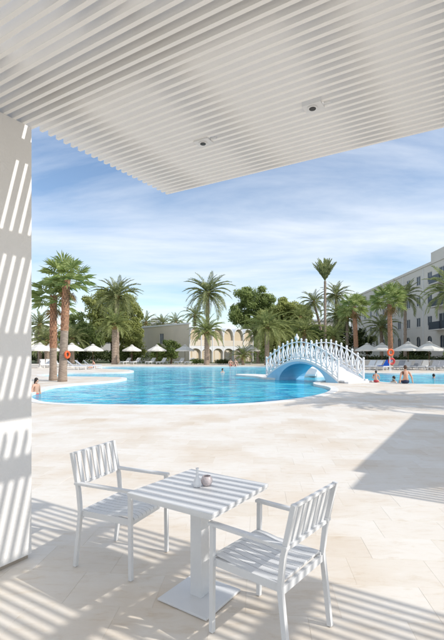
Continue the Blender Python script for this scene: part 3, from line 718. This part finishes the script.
def fanpalm(label, base, h, r0, r1, L, nf, lean=(0,0), split=0.45, seed=0, emin=-30, dry=6):
    rg = random.Random(seed+5); root = thing('fan_palm', label, 'palm tree', (base[0],base[1],-0.006))
    P0 = trunk_pts(h, lean); N = 36; pts = []; rad = []
    for i in range(N+1):
        t = i/N; j = min(8,int(t*9)); pts.append(P0[j].lerp(P0[j+1], t*9-j)); rad.append((r0+(r1-r0)*t)*(1.18-0.18*min(1,t*8)))
    c = int(N*split)
    MB().tube(pts[:c+1], [r*(1+0.02*(i%2)) for i, r in enumerate(rad[:c+1])], 12).build('trunk', M['trunk_grey'], root, True)
    # old leaf bases: a rougher red brown sheath of overlapping stubs on the upper trunk
    sh = MB(); sh.tube(pts[c:], [r*1.04 for r in rad[c:]], 12)
    z = pts[c].z; k = 0
    while z < h-0.05:
        t = z/h; j = min(8,int(t*9)); p = P0[j].lerp(P0[j+1], t*9-j); r = r0+(r1-r0)*t
        for q in range(9):
            a = 2*PI*q/9+k*0.35+rg.uniform(-0.1,0.1); d = Vector((math.cos(a),math.sin(a),0)); w = Vector((-d.y,d.x,0))*0.075
            b = p+d*r*0.95; sh.add([b-w,b+w,b+w*0.5+d*0.05+Vector((0,0,0.22)),b-w*0.5+d*0.05+Vector((0,0,0.22))], [(0,1,2,3)])
        z += 0.17; k += 1
    sh.build('bark_sheath', M['trunk_red'], root)
    top = P0[-1]; el = [80,60,42,24,6,-14,-36]
    for k in range(nf):
        f = (k+0.5)/nf; e = 84+(emin-84)*f**0.8+rg.uniform(-8,8); i = min(range(7), key=lambda q: abs(el[q]-e))
        o = link('fan_leaf', FAN[i][rg.randrange(2)], root, top+Vector((0,0,0.15-0.3*f))); s = L*rg.uniform(0.85,1.12); o.scale = (s,s,s)
        o.rotation_euler = (rg.uniform(-0.3,0.3),(el[i]-e)*PI/180,k*2.39996+rg.uniform(-0.3,0.3))
    for k in range(dry):
        o = link('dry_leaf', FAND[k%2], root, top+Vector((0,0,-0.25))); s = L*0.72*rg.uniform(0.8,1.1); o.scale = (s,s,s); o.rotation_euler = (0,0,k*2.4+rg.uniform(-.3,.3))
    return root
def leaves(mb, c, r, n, size, rg, shell=0.55):
    for _ in range(n):
        while True:
            d = Vector((rg.gauss(0,1),rg.gauss(0,1),rg.gauss(0,1)))
            if d.length > 0.01: break
        d.normalize(); q = (shell+(1-shell)*rg.random())*rg.uniform(0.75,1.0)
        p = Vector((c[0]+d.x*r[0]*q, c[1]+d.y*r[1]*q, c[2]+d.z*r[2]*q))
        nn = (d*0.45+TOSUN*0.55+Vector((rg.gauss(0,.5),rg.gauss(0,.5),rg.gauss(0,.5)))).normalized(); a = nn.orthogonal().normalized(); b = nn.cross(a)
        t = rg.uniform(0,6.28); u = (a*math.cos(t)+b*math.sin(t)); w = nn.cross(u); s = size*rg.uniform(0.6,1.3)
        mb.add([p-u*s, p+w*s*0.45+nn*s*0.1, p+u*s, p-w*s*0.45+nn*s*0.1], [(0,1,2,3)])
def tree(label, base, blobs, mname, n, size, trunk_r=0.25, seed=1, clumps=9):
    """blobs: main lobes (dx,dy,z,rx,ry,rz) from the base; each lobe gets smaller leaf clumps over its surface"""
    rg = random.Random(seed); root = thing('broadleaf_tree', label, 'tree', (base[0],base[1],-0.016))
    mb = MB(); tot = sum(b[3]*b[5] for b in blobs)
    tk = MB(); zc_ = min(b[2] for b in blobs)
    tk.tube([(0,0,0),(0.08,0.05,zc_*0.4),(0.0,0.1,zc_*0.8)], [trunk_r*1.25,trunk_r,trunk_r*0.8], 9)
    for (x,y,z,rx,ry,rz) in blobs:
        tk.tube([(0,0.1,zc_*0.75),(x*0.5,y*0.5,(zc_+z)/2),(x,y,z+rz*0.3)], [trunk_r*0.55,trunk_r*0.35,trunk_r*0.12], 6)
        share = int(n*rx*rz/tot)
        leaves(mb, (x,y,z), (rx*0.86,ry*0.86,rz*0.86), share//3, size, rg, 0.35)
        for k in range(clumps):
            d = Vector((rg.gauss(0,1),rg.gauss(0,1)-0.3,rg.gauss(0,1)+0.25)).normalized(); q = rg.uniform(0.62,0.92); s = rg.uniform(0.24,0.42)
            leaves(mb, (x+d.x*rx*q,y+d.y*ry*q,z+d.z*rz*q), (rx*s,ry*s,rz*s*0.85), int(share*0.67/clumps), size, rg, 0.45)
    tk.build('trunk', M['trunk_tree'], root, True); mb.build('crown', M[mname], root)
    return root
def shrub(label, base, rx, ry, h, mname, n, size=0.16, seed=1, cat='shrub', name='shrub'):
    rg = random.Random(seed); root = thing(name, label, cat, (base[0],base[1],-0.01))
    mb = MB(); tk = MB()
    for k in range(max(4,int(rx*2.2))):
        x = rg.uniform(-rx,rx)*0.75; y = rg.uniform(-ry,ry)*0.6; hh = h*rg.uniform(0.65,0.95)
        tk.tube([(x*0.6,y*0.6,0),(x,y,hh*0.7)], [0.03,0.012], 5)
        leaves(mb, (x,y,hh*0.55), (rx*0.32+0.25,ry*0.45+0.15,hh*0.5), n//max(4,int(rx*2.2)), size, rg, 0.5)
    tk.build('stem', M['trunk_tree'], root); mb.build('foliage', M[mname], root); return root

# -- the pair on the near spit of deck
b = gp(62.5,381.5); fanpalm('taller fan palm of the leaning pair on the pale pool spit, with an orange lifebuoy', b, 5.7, 0.225, 0.19, 1.55, 24, (0.20,0.1), 0.50, 3, emin=-18, dry=2)
b = gp(53.2,380.3); fanpalm('shorter fan palm of the pair on the pale pool spit', b, 4.85, 0.205, 0.17, 1.42, 22, (-0.05,0.2), 0.40, 8, emin=-22, dry=2)
# -- date palms, from their foot pixels and depth
def foot(x, Y): return Vector(((x-CX)*Y/FPX, Y, 0))
def zat(y, Y): return H+(HY-y)*Y/FPX
palm('stout date palm with a bright crown in front of the olive tree', foot(114.5,57), zat(326,57), 0.36, 0.33, 3.0, 44, 'phoenix_lit', seed=1, emin=-12)
palm('tall date palm rising out of the olive green tree', foot(117,63), zat(297,63), 0.34, 0.30, 4.2, 48, 'phoenix', seed=2, emin=-38)
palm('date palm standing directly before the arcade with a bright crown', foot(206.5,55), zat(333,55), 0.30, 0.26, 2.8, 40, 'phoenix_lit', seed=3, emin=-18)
palm('tall dark date palm rising above the arcade roof', foot(207.5,62), zat(294,62), 0.30, 0.27, 4.0, 44, 'phoenix', seed=4, emin=-42)
palm('small far date palm above the side wing beside the tall dark palm', foot(195,88), zat(316,88), 0.3, 0.26, 3.4, 30, 'phoenix', seed=5)
palm('far low date palm showing over the side wing parapet', foot(163,92), zat(325,92), 0.3, 0.26, 3.4, 28, 'phoenix', seed=6)
palm('far date palm showing over the side wing near its end', foot(176,96), zat(323,96), 0.3, 0.26, 3.2, 26, 'phoenix', seed=26)
palm('far date palm behind the olive tree towards the white house', foot(146,90), zat(323,90), 0.3, 0.26, 3.2, 26, 'phoenix', seed=27)
palm('dark date palm behind the pier beyond the fan palms', foot(40,62), zat(326,62), 0.32, 0.28, 3.1, 36, 'phoenix', seed=7)
palm('low spreading date palm beneath the fan palms behind the loungers', foot(47,60), zat(342,60), 0.35, 0.32, 3.2, 34, 'phoenix', seed=8, emin=-20)
palm('low spreading date palm between the fan palms and the dark tree', foot(72,62), zat(340,62), 0.35, 0.32, 3.2, 34, 'phoenix', seed=9, emin=-25)
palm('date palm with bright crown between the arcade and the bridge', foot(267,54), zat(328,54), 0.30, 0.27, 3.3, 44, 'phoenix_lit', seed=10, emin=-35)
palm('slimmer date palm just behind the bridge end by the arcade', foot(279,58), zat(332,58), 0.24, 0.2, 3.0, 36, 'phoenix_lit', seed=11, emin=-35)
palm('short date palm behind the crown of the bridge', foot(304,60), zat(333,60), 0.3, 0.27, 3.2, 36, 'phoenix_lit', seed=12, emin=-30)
palm('date palm with a curved leaning trunk behind the bridge', foot(323,72), zat(303,72), 0.24, 0.2, 3.0, 36, 'phoenix', (-1.6,0), seed=13, curve=0.5)
palm('very tall thin palm with an upright brush crown above the bridge', foot(325,58), zat(281,58), 0.19, 0.16, 3.0, 44, 'phoenix', (0,0), emin=48, boss=False, seed=14, rings=24)
palm('tall date palm standing between the thin brush palm and a fan palm', foot(336,74), zat(296,74), 0.26, 0.22, 3.4, 40, 'phoenix', seed=15)
palm('lower date palm under the tall one behind the bridge railing', foot(338,66), zat(316,66), 0.26, 0.22, 3.2, 38, 'phoenix', seed=16)
palm('small bushy date palm low behind the bridge railing', foot(333,56), zat(338,56), 0.24, 0.2, 2.4, 30, 'phoenix_lit', seed=17, emin=-10)
palm('dark slim date palm behind the sunlit fan palm before the hotel', foot(405,51), zat(297,51), 0.20, 0.17, 2.7, 36, 'phoenix', seed=18)
palm('shorter dark date palm before the far end of the hotel', foot(381.5,58), zat(328,58), 0.26, 0.22, 2.9, 38, 'phoenix', seed=19)
palm('date palm close to the hotel balconies with long hanging fronds', foot(451,38), zat(291,38), 0.27, 0.23, 2.9, 40, 'phoenix', seed=20, emin=-45)
palm('very small bushy palm at the foot of the arcade beside the bridge', foot(243,54), zat(357,54), 0.2, 0.16, 1.9, 26, 'phoenix_lit', seed=21, emin=-5)
palm('date palm standing beyond the pavilion that throws frond shadows on the deck', (12.2,11.6), 5.6, 0.28, 0.24, 3.0, 40, 'phoenix', seed=22)
palm('second date palm beyond the pavilion throwing shadows toward the bridge', (15.4,12.4), 6.6, 0.28, 0.24, 3.0, 40, 'phoenix', seed=23)
b = foot(357,47); fanpalm('fan palm behind the foot of the bridge with rusty trunk', b, zat(307,47), 0.25, 0.20, 1.9, 28, (-0.3,0.1), 0.35, 12, emin=-30, dry=3)
b = foot(391,42); fanpalm('sunlit fan palm before the hotel with a rusty trunk and lifebuoy post', b, zat(300,42), 0.22, 0.18, 1.95, 28, (-0.15,0.1), 0.30, 14, emin=-28, dry=3)

# -- broadleaf trees
def tz(y, Y): return zat(y, Y)
tree('large olive green tree behind the date palms at the pier side', foot(112,70), [(-2.4,0,9.2,2.8,2.6,3.0),(0.8,0.6,8.8,3.4,2.8,3.2),(2.9,0,7.0,2.3,2.2,3.8),(-0.8,-0.6,5.2,3.8,2.5,2.8),(2.6,0,3.6,2.4,2.0,2.6)], 'ficus', 26000, 0.21, 0.3, 1, 12)
tree('dark round tree between the fan palms and the olive tree', foot(80,66), [(0,0,5.0,2.6,2.2,2.6),(-1.8,0.4,3.6,2.0,1.8,2.2),(1.6,0,3.2,2.2,1.8,2.2)], 'ficus2', 13000, 0.20, 0.25, 2, 10)
tree('tall dark rounded tree rising behind the arcade end', foot(253,96), [(0.4,0,13.4,4.4,3.4,3.6),(-3.4,0,9.8,3.1,2.8,3.1),(3.0,0.3,10.6,3.4,2.8,3.6),(0.4,-0.5,6.2,5.4,3,3.8)], 'ficus2', 36000, 0.25, 0.35, 3, 16)
tree('broad olive tree between the arcade and the tall thin palm', foot(287,88), [(0,0,9.7,3.7,3.0,3.2),(-3.2,0,7.6,3.2,2.8,3.2),(3.0,0.2,8.0,3.0,2.8,3.4),(0,-0.4,4.4,5.4,3.0,3.2)], 'ficus', 34000, 0.25, 0.3, 4, 16)
tree('small dark tree behind the bridge handrail near the hotel', foot(346,70), [(0,0,3.8,3.0,2.2,2.6),(-2.6,0.3,3.0,2.2,2,2.2),(2.8,0,3.0,2.4,2,2.2)], 'hedge', 8000, 0.2, 0.25, 5, 9)
tree('small bright tree beside the parasols before the side wing', foot(171,60), [(0,0,1.9,1.7,1.3,1.6),(-1.6,0,1.6,1.3,1.1,1.4)], 'shrub', 4500, 0.15, 0.12, 6, 9)
tree('dark tree low behind the foot of the bridge', foot(316,76), [(0,0,4.4,3.6,2.4,2.8),(-3.4,0.5,3.4,2.6,2,2.6)], 'ficus2', 7000, 0.21, 0.25, 7, 9)
tree('bright green bushy tree behind the crown of the bridge', foot(312,66), [(0,0,3.6,2.6,2.0,2.4),(-2.2,0.2,3.0,2.0,1.8,2.2),(2.2,0,2.8,2.0,1.8,2.0)], 'shrub', 9000, 0.19, 0.2, 31, 9)
tree('yellow green tree between the stout date palm and the side wing end', foot(131,67), [(0,0,4.8,2.0,1.8,2.4),(0.6,0.2,2.8,2.2,1.8,2.2)], 'ficus', 9000, 0.19, 0.2, 32, 9)
tree('light green tree behind the bright palm between the arcade and the bridge', foot(272,68), [(0,0,4.2,2.6,2.0,2.6),(2.4,0.2,3.4,2.2,1.8,2.4)], 'ficus', 9000, 0.19, 0.2, 33, 9)
palm('date palm crowded behind the fan palm at the foot of the bridge', foot(347,64), zat(318,64), 0.24, 0.2, 3.0, 36, 'phoenix_lit', seed=41)
palm('date palm between the curved palm and the broad olive tree', foot(300,68), zat(318,68), 0.26, 0.22, 3.0, 36, 'phoenix_lit', seed=42)
palm('date palm overlapping the bright palm beside the arcade end', foot(258,62), zat(334,62), 0.24, 0.2, 2.8, 34, 'phoenix', seed=43, emin=-30)
# -- shrubs and hedges
shrub('low rounded green bush at the foot of the date palm before the arcade', foot(197,57.5), 1.2, 0.7, 0.9, 'shrub', 1100, 0.1, 11)
shrub('low green bush between the arcade palm and the small bushy palm', foot(219,57.5), 1.5, 0.7, 0.8, 'hedge', 1100, 0.1, 12)
shrub('dark bush between two parasols before the side wing', foot(160,62), 2.2, 1.0, 2.6, 'ficus2', 2600, 0.14, 13)
shrub('long dark clipped hedge behind the loungers before the hotel', (21,47.5), 8.5, 0.8, 1.5, 'hedge', 9000, 0.12, 14, 'hedge', 'hedge')
shrub('dark hedge behind the loungers on the pier side of the pool', (-28,66), 11, 1.0, 2.6, 'hedge', 9000, 0.16, 15, 'hedge', 'hedge')
shrub('green hedge between the arcade and the bridge', (8.5,62), 4.4, 1.0, 2.4, 'ficus2', 5000, 0.15, 16, 'hedge', 'hedge')
shrub('tall dark hedge behind the bridge under the palms', (17,66), 6.0, 1.2, 3.0, 'hedge', 7000, 0.17, 17, 'hedge', 'hedge')
shrub('dark shrub beside the hotel wall under the date palm', (24.8,54), 2.2, 1.4, 3.0, 'hedge', 3000, 0.15, 18)
shrub('leafy bush at the hotel wall under the long hanging fronds', (24.2,44), 1.4, 1.2, 3.2, 'ficus2', 2600, 0.14, 19)
shrub('green hedge between the stout date palm and the dark tree behind the loungers', (-16.5,69), 5.0, 1.0, 2.6, 'ficus2', 6000, 0.16, 21, 'hedge', 'hedge')
rg = random.Random(5); mb = MB()
for k in range(70):
    x = -75+150*k/69+rg.uniform(-1,1); h_ = rg.uniform(3.2,6.5); leaves(mb, (x,118+rg.uniform(-6,6),h_*0.5), (rg.uniform(2,3.6),2,h_*0.5), 260, 0.42, rg, 0.4)
o = mb.build('distant_trees', M['ficus2']); o['kind'] = 'stuff'; o['label'] = 'far belt of dark green trees behind the buildings'
# low white wall behind the right hand pool
lw = thing('garden_wall', 'low pale garden wall behind the loungers before the hotel', 'wall', (20,45.6,-0.005))
MB().box(-7.5,8,0,0.22,0,0.75).build('wall_body', M['render_wall'], lw); MB().box(-7.55,8.05,-0.04,0.26,0.75,0.82).build('wall_cap', M['bwhite'], lw)

# ================================================================== PARASOLS AND LOUNGERS
def make_parasol():
    root = thing('parasol', '', 'parasol')
    n = 8; rr = 1.4; mb = MB(); vs = []; top = 2.62; ed = 1.98
    for i, (r, z) in enumerate(((0.09,top),(0.55,2.40),(1.0,2.17),(rr,ed),(rr+0.005,ed-0.16))):
        for k in range(n*2):
            a = 2*PI*k/(n*2); q = r*(1 if k % 2 == 0 else 0.965); vs.append((q*math.cos(a),q*math.sin(a),z-(0.03 if k % 2 and i > 0 else 0)))
    m = n*2; fs = [(i*m+k,i*m+(k+1)%m,(i+1)*m+(k+1)%m,(i+1)*m+k) for i in range(4) for k in range(m)] + [tuple(range(m))]
    mb.add(vs, fs); cn = mb.build('canopy', M['canvas'], root)
    MB().lathe([(0.30,2.60),(0.10,2.70),(0.02,2.74)], n=12).build('vent_cap', M['canvas'], cn)
    MB().tube([(0,0,0.05),(0,0,2.72)], 0.028, 8).build('pole', M['wood'], root)
    for k in range(8):
        a = 2*PI*k/8; MB().bar((0.03*math.cos(a),0.03*math.sin(a),1.95),(0.75*math.cos(a),0.75*math.sin(a),2.26),0.02,0.02).build('rib', M['wood'], root)
    MB().lathe([(0.30,0),(0.30,0.06),(0.06,0.10),(0.05,0.28)], n=14).build('base', M['render_wall'], root)
    return root
def make_lounger(matn):
    root = thing('sun_lounger', '', 'sun lounger'); m = M[matn]
    for sx in (-0.85,0.25,0.9):
        for sy in (-0.28,0.28): MB().box(sx-0.02,sx+0.02,sy-0.02,sy+0.02,0,0.30).build('leg', M['bwhite'], root)
    mb = MB(); mb.box(-0.95,0.95,-0.33,-0.29,0.29,0.34); mb.box(-0.95,0.95,0.29,0.33,0.29,0.34); mb.box(0.91,0.95,-0.288,0.288,0.29,0.34); mb.box(-0.95,-0.91,-0.288,0.288,0.29,0.34); mb.build('frame', M['bwhite'], root)
    MB().bbox(-0.22,0.93,-0.285,0.285,0.342,0.40,0.02).build('seat_pad', m, root)
    mb = MB(); mb.bar((-0.22,0,0.36),(-0.80,0,0.86),0.57,0.05); mb.build('backrest', m, root)
    mb = MB(); mb.bar((-0.60,0.26,0.33),(-0.66,0.26,0.70),0.025,0.025); mb.bar((-0.60,-0.26,0.33),(-0.66,-0.26,0.70),0.025,0.025); mb.build('back_strut', M['bwhite'], root)
    return root
PAR = [(40,44,'cream parasol half hidden by the pier behind the fan palms'),(50,50,'cream parasol directly behind the shorter fan palm'),(72,46,'wide cream parasol beside the taller fan palm trunk'),(93,52,'lone cream parasol between the fan palms and the stout date palm'),
       (132,57,'cream parasol just beyond the stout date palm'),(157,57,'cream parasol between the dark bush and the side wing window'),(185,57,'cream parasol at the corner of the arcade building'),(251,56,'cream parasol at the far end of the arcade beside the palms'),
       (367,46,'white parasol next to the bridge end post'),(382,45,'white parasol next to the orange lifebuoy post'),(408,40,'white parasol between the dark slim palm and the hotel arches'),(429,39,'white parasol before the hotel arched windows nearest the balconies')]
p0 = make_parasol()
for i, (x, Y, lab) in enumerate(PAR):
    o = p0 if i == 0 else copy_tree(p0); p = foot(x, Y); o.location = (p.x,p.y,-0.006); o.rotation_euler = (0,0,i*0.7); o['label'] = lab; o['group'] = 'parasols around the pool'
    o.scale = (0.92,0.92,0.97)
l0 = make_lounger('sling_white'); l1 = make_lounger('sling')
LNG = [(42,45,0,-1.2,'white lounger under the parasol half hidden by the pier'),(48,46,0,-1.3,'white lounger between the shorter fan palm and the pier'),(56,49,0,-0.9,'white lounger behind the trunks of the fan palms'),
       (76,40,1,0.2,'grey lounger lying flat beside the fan palm trunk'),(84,41,1,0.1,'grey lounger beside the flat one on the second spit'),(92,42,1,0.3,'grey lounger at the water end of its row on the second spit'),
       (126,57,0,-2.0,'white lounger between the stout date palm and the parasol beyond it'),(136,57,0,-2.0,'white lounger between the parasol beyond the stout date palm and the dark bush'),(151,57,0,-2.0,'white lounger before the dark bush'),(162,57,0,-2.0,'white lounger below the side wing parasol pole'),
       (180,57,0,-2.0,'white lounger between the bright small tree and the arcade corner parasol'),(190,57,0,-2.0,'white lounger between the arcade corner parasol and the palm before the arcade'),
       (370,40,0,-2.3,'white lounger beside the bridge end post'),(377,39.5,0,-2.3,'white lounger between the bridge and the blue towel'),(385,39,1,-2.4,'lounger draped with a blue towel by the lifebuoy post'),
       (400,40,1,-2.3,'grey lounger past the red lifebuoy'),(406,39.5,0,-2.3,'pale lounger beside the parasol pole before the hotel'),(416,40,1,-2.3,'grey lounger between the two white parasols'),(424,39.5,0,-2.3,'pale lounger under the parasol nearest the balconies'),(434,39,1,-2.3,'grey lounger past the parasols before the hotel'),(441,39,1,-2.3,'grey lounger by the leafy bush at the hotel')]
used = set()
for x, Y, kind, rz, lab in LNG:
    src = (l0, l1)[kind]; o = src if kind not in used else copy_tree(src); used.add(kind)
    p = foot(x, Y); o.location = (p.x,p.y,-0.006); o.rotation_euler = (0,0,rz); o['label'] = lab; o['group'] = 'sun loungers around the pool'
p = foot(385,39); tw = tag(MB().add([(-0.2,-0.3,0.412),(0.95,-0.3,0.412),(0.95,0.3,0.412),(-0.2,0.3,0.412),(-0.2,-0.3,0.432),(0.95,-0.3,0.43),(0.95,0.3,0.43),(-0.2,0.3,0.432),(-0.80,-0.3,0.90),(-0.80,0.3,0.90),(-0.79,-0.3,0.93),(-0.79,0.3,0.93)],
    [(3,2,1,0),(4,5,6,7),(0,1,5,4),(1,2,6,5),(2,3,7,6),(0,8,9,3),(4,7,11,10),(8,10,11,9),(0,4,10,8),(3,9,11,7)]).build('towel', M['blue']), 'blue towel spread over a lounger by the lifebuoy post', 'towel')
tw.location = (p.x,p.y,-0.004); tw.rotation_euler = (0,0,-2.4)

# lifebuoys
def buoy(label, loc, rz, m, post):
    root = thing('lifebuoy_stand' if post else 'lifebuoy', label, 'lifebuoy', loc, rz)
    if not post: root.scale = (0.72,0.72,0.72)
    mb = MB(); n, k_ = 20, 8; vs = []
    for i in range(n):
        a = 2*PI*i/n
        for k in range(k_):
            t = 2*PI*k/k_; r = 0.24+0.085*math.cos(t); vs.append((r*math.cos(a), 0.085*math.sin(t), post+r*math.sin(a)))
    mb.add(vs, [(i*k_+k, ((i+1)%n)*k_+k, ((i+1)%n)*k_+(k+1)%k_, i*k_+(k+1)%k_) for i in range(n) for k in range(k_)])
    ro = mb.build('ring', m, root, True)
    for q in range(0):
        a = PI/4+q*PI/2; MB().bar((0.15*math.cos(a),-0.0,post+0.15*math.sin(a)),(0.332*math.cos(a),0,post+0.332*math.sin(a)),0.18,0.05,(1,0,0)).build('band', M['bwhite'], ro)
    if post > 0.5: MB().tube([(0,0.12,-0.0),(0,0.12,post+0.3)], 0.035, 8).build('post', M['bwhite'], root); MB().bar((-0.02,0.03,post+0.27),(-0.02,0.2,post+0.27),0.03,0.03).build('hook', M['bwhite'], root)
    return root
p = foot(390.5,36); buoy('orange lifebuoy on a post beside the sunlit fan palm', (p.x,p.y,-0.006), 0.2, M['orange'], 1.62)
p = foot(391.5,37.2); buoy('red lifebuoy on a short post below the orange one', (p.x,p.y,-0.006), 0.1, M['red'], 0.85)
p = gp(62.5,381.5); bo = buoy('orange lifebuoy hanging on the taller fan palm trunk', (p.x+0.31,p.y-0.10,1.50), 1.25, M['orange'], 0.0)

# ================================================================== PEOPLE
def person(label, loc, rz, joints, edges, radii, skin, hair, cloth, hips, head, scale=1.0, long_hair=False, group=None):
    root = thing('person', label, 'person', loc, rz, group); root.scale = (scale,)*3
    names = list(joints); idx = {k:i for i,k in enumerate(names)}
    me = bpy.data.meshes.new('body'); me.from_pydata([joints[k] for k in names], [(idx[a],idx[b]) for a,b in edges], []); me.materials.append(skin)
    o = link('body', me, root)
    md = o.modifiers.new('skin','SKIN'); md.use_smooth_shade = True
    if not me.skin_vertices: 
        bmm = bmesh.new(); bmm.from_mesh(me); bmm.verts.layers.skin.verify(); bmm.to_mesh(me); bmm.free()
    for k in names:
        sv = me.skin_vertices[0].data[idx[k]]; r = radii[k]; sv.radius = r if isinstance(r, tuple) else (r,r); sv.use_root = (k == 'pelvis')
    sb = o.modifiers.new('sub','SUBSURF'); sb.levels = 1; sb.render_levels = 2
    hx = Vector(head)
    hb_ = MB(); vs = []
    hr = MB(); hr.ell(hx+Vector((-0.022,0,0.022)), (0.098,0.086,0.112), 14, 9); hr.build('hair', hair, root, True)
    if long_hair: MB().ell(hx+Vector((-0.075,0,-0.10)), (0.045,0.08,0.15), 12, 8).build('long_hair', hair, root, True)
    if cloth: MB().ell(hips[0], hips[1], 14, 8).build('swimwear', cloth, root, True)
    return root
def sit_joints(arms='prop'):
    J = {'pelvis':(0,0,0.11),'waist':(-0.03,0,0.27),'chest':(-0.02,0,0.44),'upper':(0.0,0,0.55),'neck':(0.02,0,0.63),'headlow':(0.035,0,0.70),'headmid':(0.045,0,0.78),'headtop':(0.03,0,0.87),'nose':(0.14,0,0.765)}
    E = [('pelvis','waist'),('waist','chest'),('chest','upper'),('upper','neck'),('neck','headlow'),('headlow','headmid'),('headmid','headtop'),('headmid','nose')]
    Rr = {'pelvis':(0.135,0.17),'waist':(0.10,0.135),'chest':(0.115,0.16),'upper':(0.085,0.125),'neck':0.055,'headlow':0.062,'headmid':(0.092,0.078),'headtop':0.055,'nose':0.016}
    for s, q in ((-1,'l'),(1,'r')):
        J['sh'+q] = (0.0,s*0.185,0.55)
        if arms == 'prop': J['el'+q] = (-0.10,s*0.27,0.32); J['wr'+q] = (-0.13,s*0.30,0.08); J['ha'+q] = (-0.17,s*0.32,0.035)
        else: J['el'+q] = (0.10,s*0.25,0.32); J['wr'+q] = (0.30,s*0.15,0.24); J['ha'+q] = (0.38,s*0.12,0.22)
        J['hip'+q] = (0.06,s*0.10,0.10); J['kn'+q] = (0.46,s*0.13,0.10); J['an'+q] = (0.50,s*0.13,-0.32); J['to'+q] = (0.62,s*0.14,-0.38)
        E += [('upper','sh'+q),('sh'+q,'el'+q),('el'+q,'wr'+q),('wr'+q,'ha'+q),('pelvis','hip'+q),('hip'+q,'kn'+q),('kn'+q,'an'+q),('an'+q,'to'+q)]
        Rr.update({'sh'+q:0.06,'el'+q:0.042,'wr'+q:0.03,'ha'+q:(0.04,0.022),'hip'+q:0.095,'kn'+q:0.062,'an'+q:0.042,'to'+q:0.03})
    return J, E, Rr
def stand_joints(arms='down'):
    J = {'pelvis':(0,0,0.93),'waist':(0.0,0,1.08),'chest':(0.0,0,1.25),'upper':(0.0,0,1.38),'neck':(0.01,0,1.47),'headlow':(0.02,0,1.53),'headmid':(0.03,0,1.61),'headtop':(0.015,0,1.70),'nose':(0.125,0,1.595)}
    E = [('pelvis','waist'),('waist','chest'),('chest','upper'),('upper','neck'),('neck','headlow'),('headlow','headmid'),('headmid','headtop'),('headmid','nose')]
    Rr = {'pelvis':(0.12,0.165),'waist':(0.095,0.13),'chest':(0.11,0.155),'upper':(0.08,0.125),'neck':0.052,'headlow':0.06,'headmid':(0.09,0.077),'headtop':0.055,'nose':0.016}
    for s, q in ((-1,'l'),(1,'r')):
        J['sh'+q] = (0,s*0.185,1.38)
        if arms == 'down': J['el'+q] = (-0.02,s*0.25,1.10); J['wr'+q] = (0.05,s*0.27,0.86); J['ha'+q] = (0.07,s*0.27,0.78)
        else: J['el'+q] = (0.14,s*0.30,1.22); J['wr'+q] = (0.36,s*0.26,1.24); J['ha'+q] = (0.45,s*0.25,1.25)
        J['hip'+q] = (0,s*0.095,0.86); J['kn'+q] = (0.02,s*0.11,0.48); J['an'+q] = (-0.02,s*0.12,0.09); J['to'+q] = (0.12,s*0.14,0.035)
        E += [('upper','sh'+q),('sh'+q,'el'+q),('el'+q,'wr'+q),('wr'+q,'ha'+q),('pelvis','hip'+q),('hip'+q,'kn'+q),('kn'+q,'an'+q),('an'+q,'to'+q)]
        Rr.update({'sh'+q:0.058,'el'+q:0.04,'wr'+q:0.029,'ha'+q:(0.038,0.022),'hip'+q:0.092,'kn'+q:0.06,'an'+q:0.04,'to'+q:0.03})
    return J, E, Rr
SH = (Vector((0.035,0,0.10)), (0.19,0.195,0.125)); SHD = (0.045,0,0.785)
TH = (Vector((0,0,0.90)), (0.14,0.185,0.16)); THD = (0.03,0,1.615)
J, E, RR = sit_joints('prop'); q = gp(404.5,383.6)
person('person in dark trunks sitting on the pool edge with back turned, leaning on both hands', (q.x,q.y-0.1,0.012), R(85), J, E, RR, M['skin'], M['hair_brown'], M['trunks'], SH, SHD, 1.05)
J, E, RR = sit_joints('lap'); q = gp(375.5,382.4)
person('small dark haired child sitting on the pool edge beside the bridge', (q.x,q.y-0.05,0.012), R(60), J, E, RR, M['skin'], M['hair'], M['swim_red'], SH, SHD, 0.70)
J, E, RR = stand_joints('out'); q = gp(397.5,381.5)
person('dark haired swimmer in the water beside the seated person', (q.x,q.y+0.5,-1.45), R(200), J, E, RR, M['skin_pale'], M['hair'], M['trunks'], TH, THD, 1.0)
q = gp(433.5,376.5); person('dark haired swimmer alone near the far side of the hotel pool', (q.x,q.y,-1.55), R(20), J, E, RR, M['skin'], M['hair'], M['trunks'], TH, THD, 1.0)
q = gp(222.5,371); person('swimmer far out in the open water before the arcade', (q.x,q.y,-1.5), R(-60), J, E, RR, M['skin'], M['hair'], M['trunks'], TH, THD, 1.0)
J, E, RR = stand_joints('down'); q = gp(36.8,393)
person('dark haired person standing in the pool corner beside the pier', (q.x-0.24,q.y+0.5,-0.98), R(-20), J, E, RR, M['skin'], M['hair'], M['swim_red'], TH, THD, 0.9, True)
J, E, RR = sit_joints('lap')
q = gp(230.5,366.4); person('person sitting on the far pool edge before the bushy palm, hands on knees', (q.x,q.y+0.2,0.012), R(-80), J, E, RR, M['skin'], M['hair'], M['swim_red'], SH, SHD, 1.0)
q = gp(235.5,366.4); J, E, RR = sit_joints('prop'); person('person in dark swimwear leaning back on the far pool edge', (q.x,q.y+0.2,0.012), R(-100), J, E, RR, M['skin_pale'], M['hair_brown'], M['trunks'], SH, SHD, 1.0)
q = gp(97,367.6); person('person sunbathing upright at the tip of the second spit', (q.x,q.y-1.2,0.012), R(-150), J, E, RR, M['skin'], M['hair'], M['trunks'], SH, SHD, 1.0)
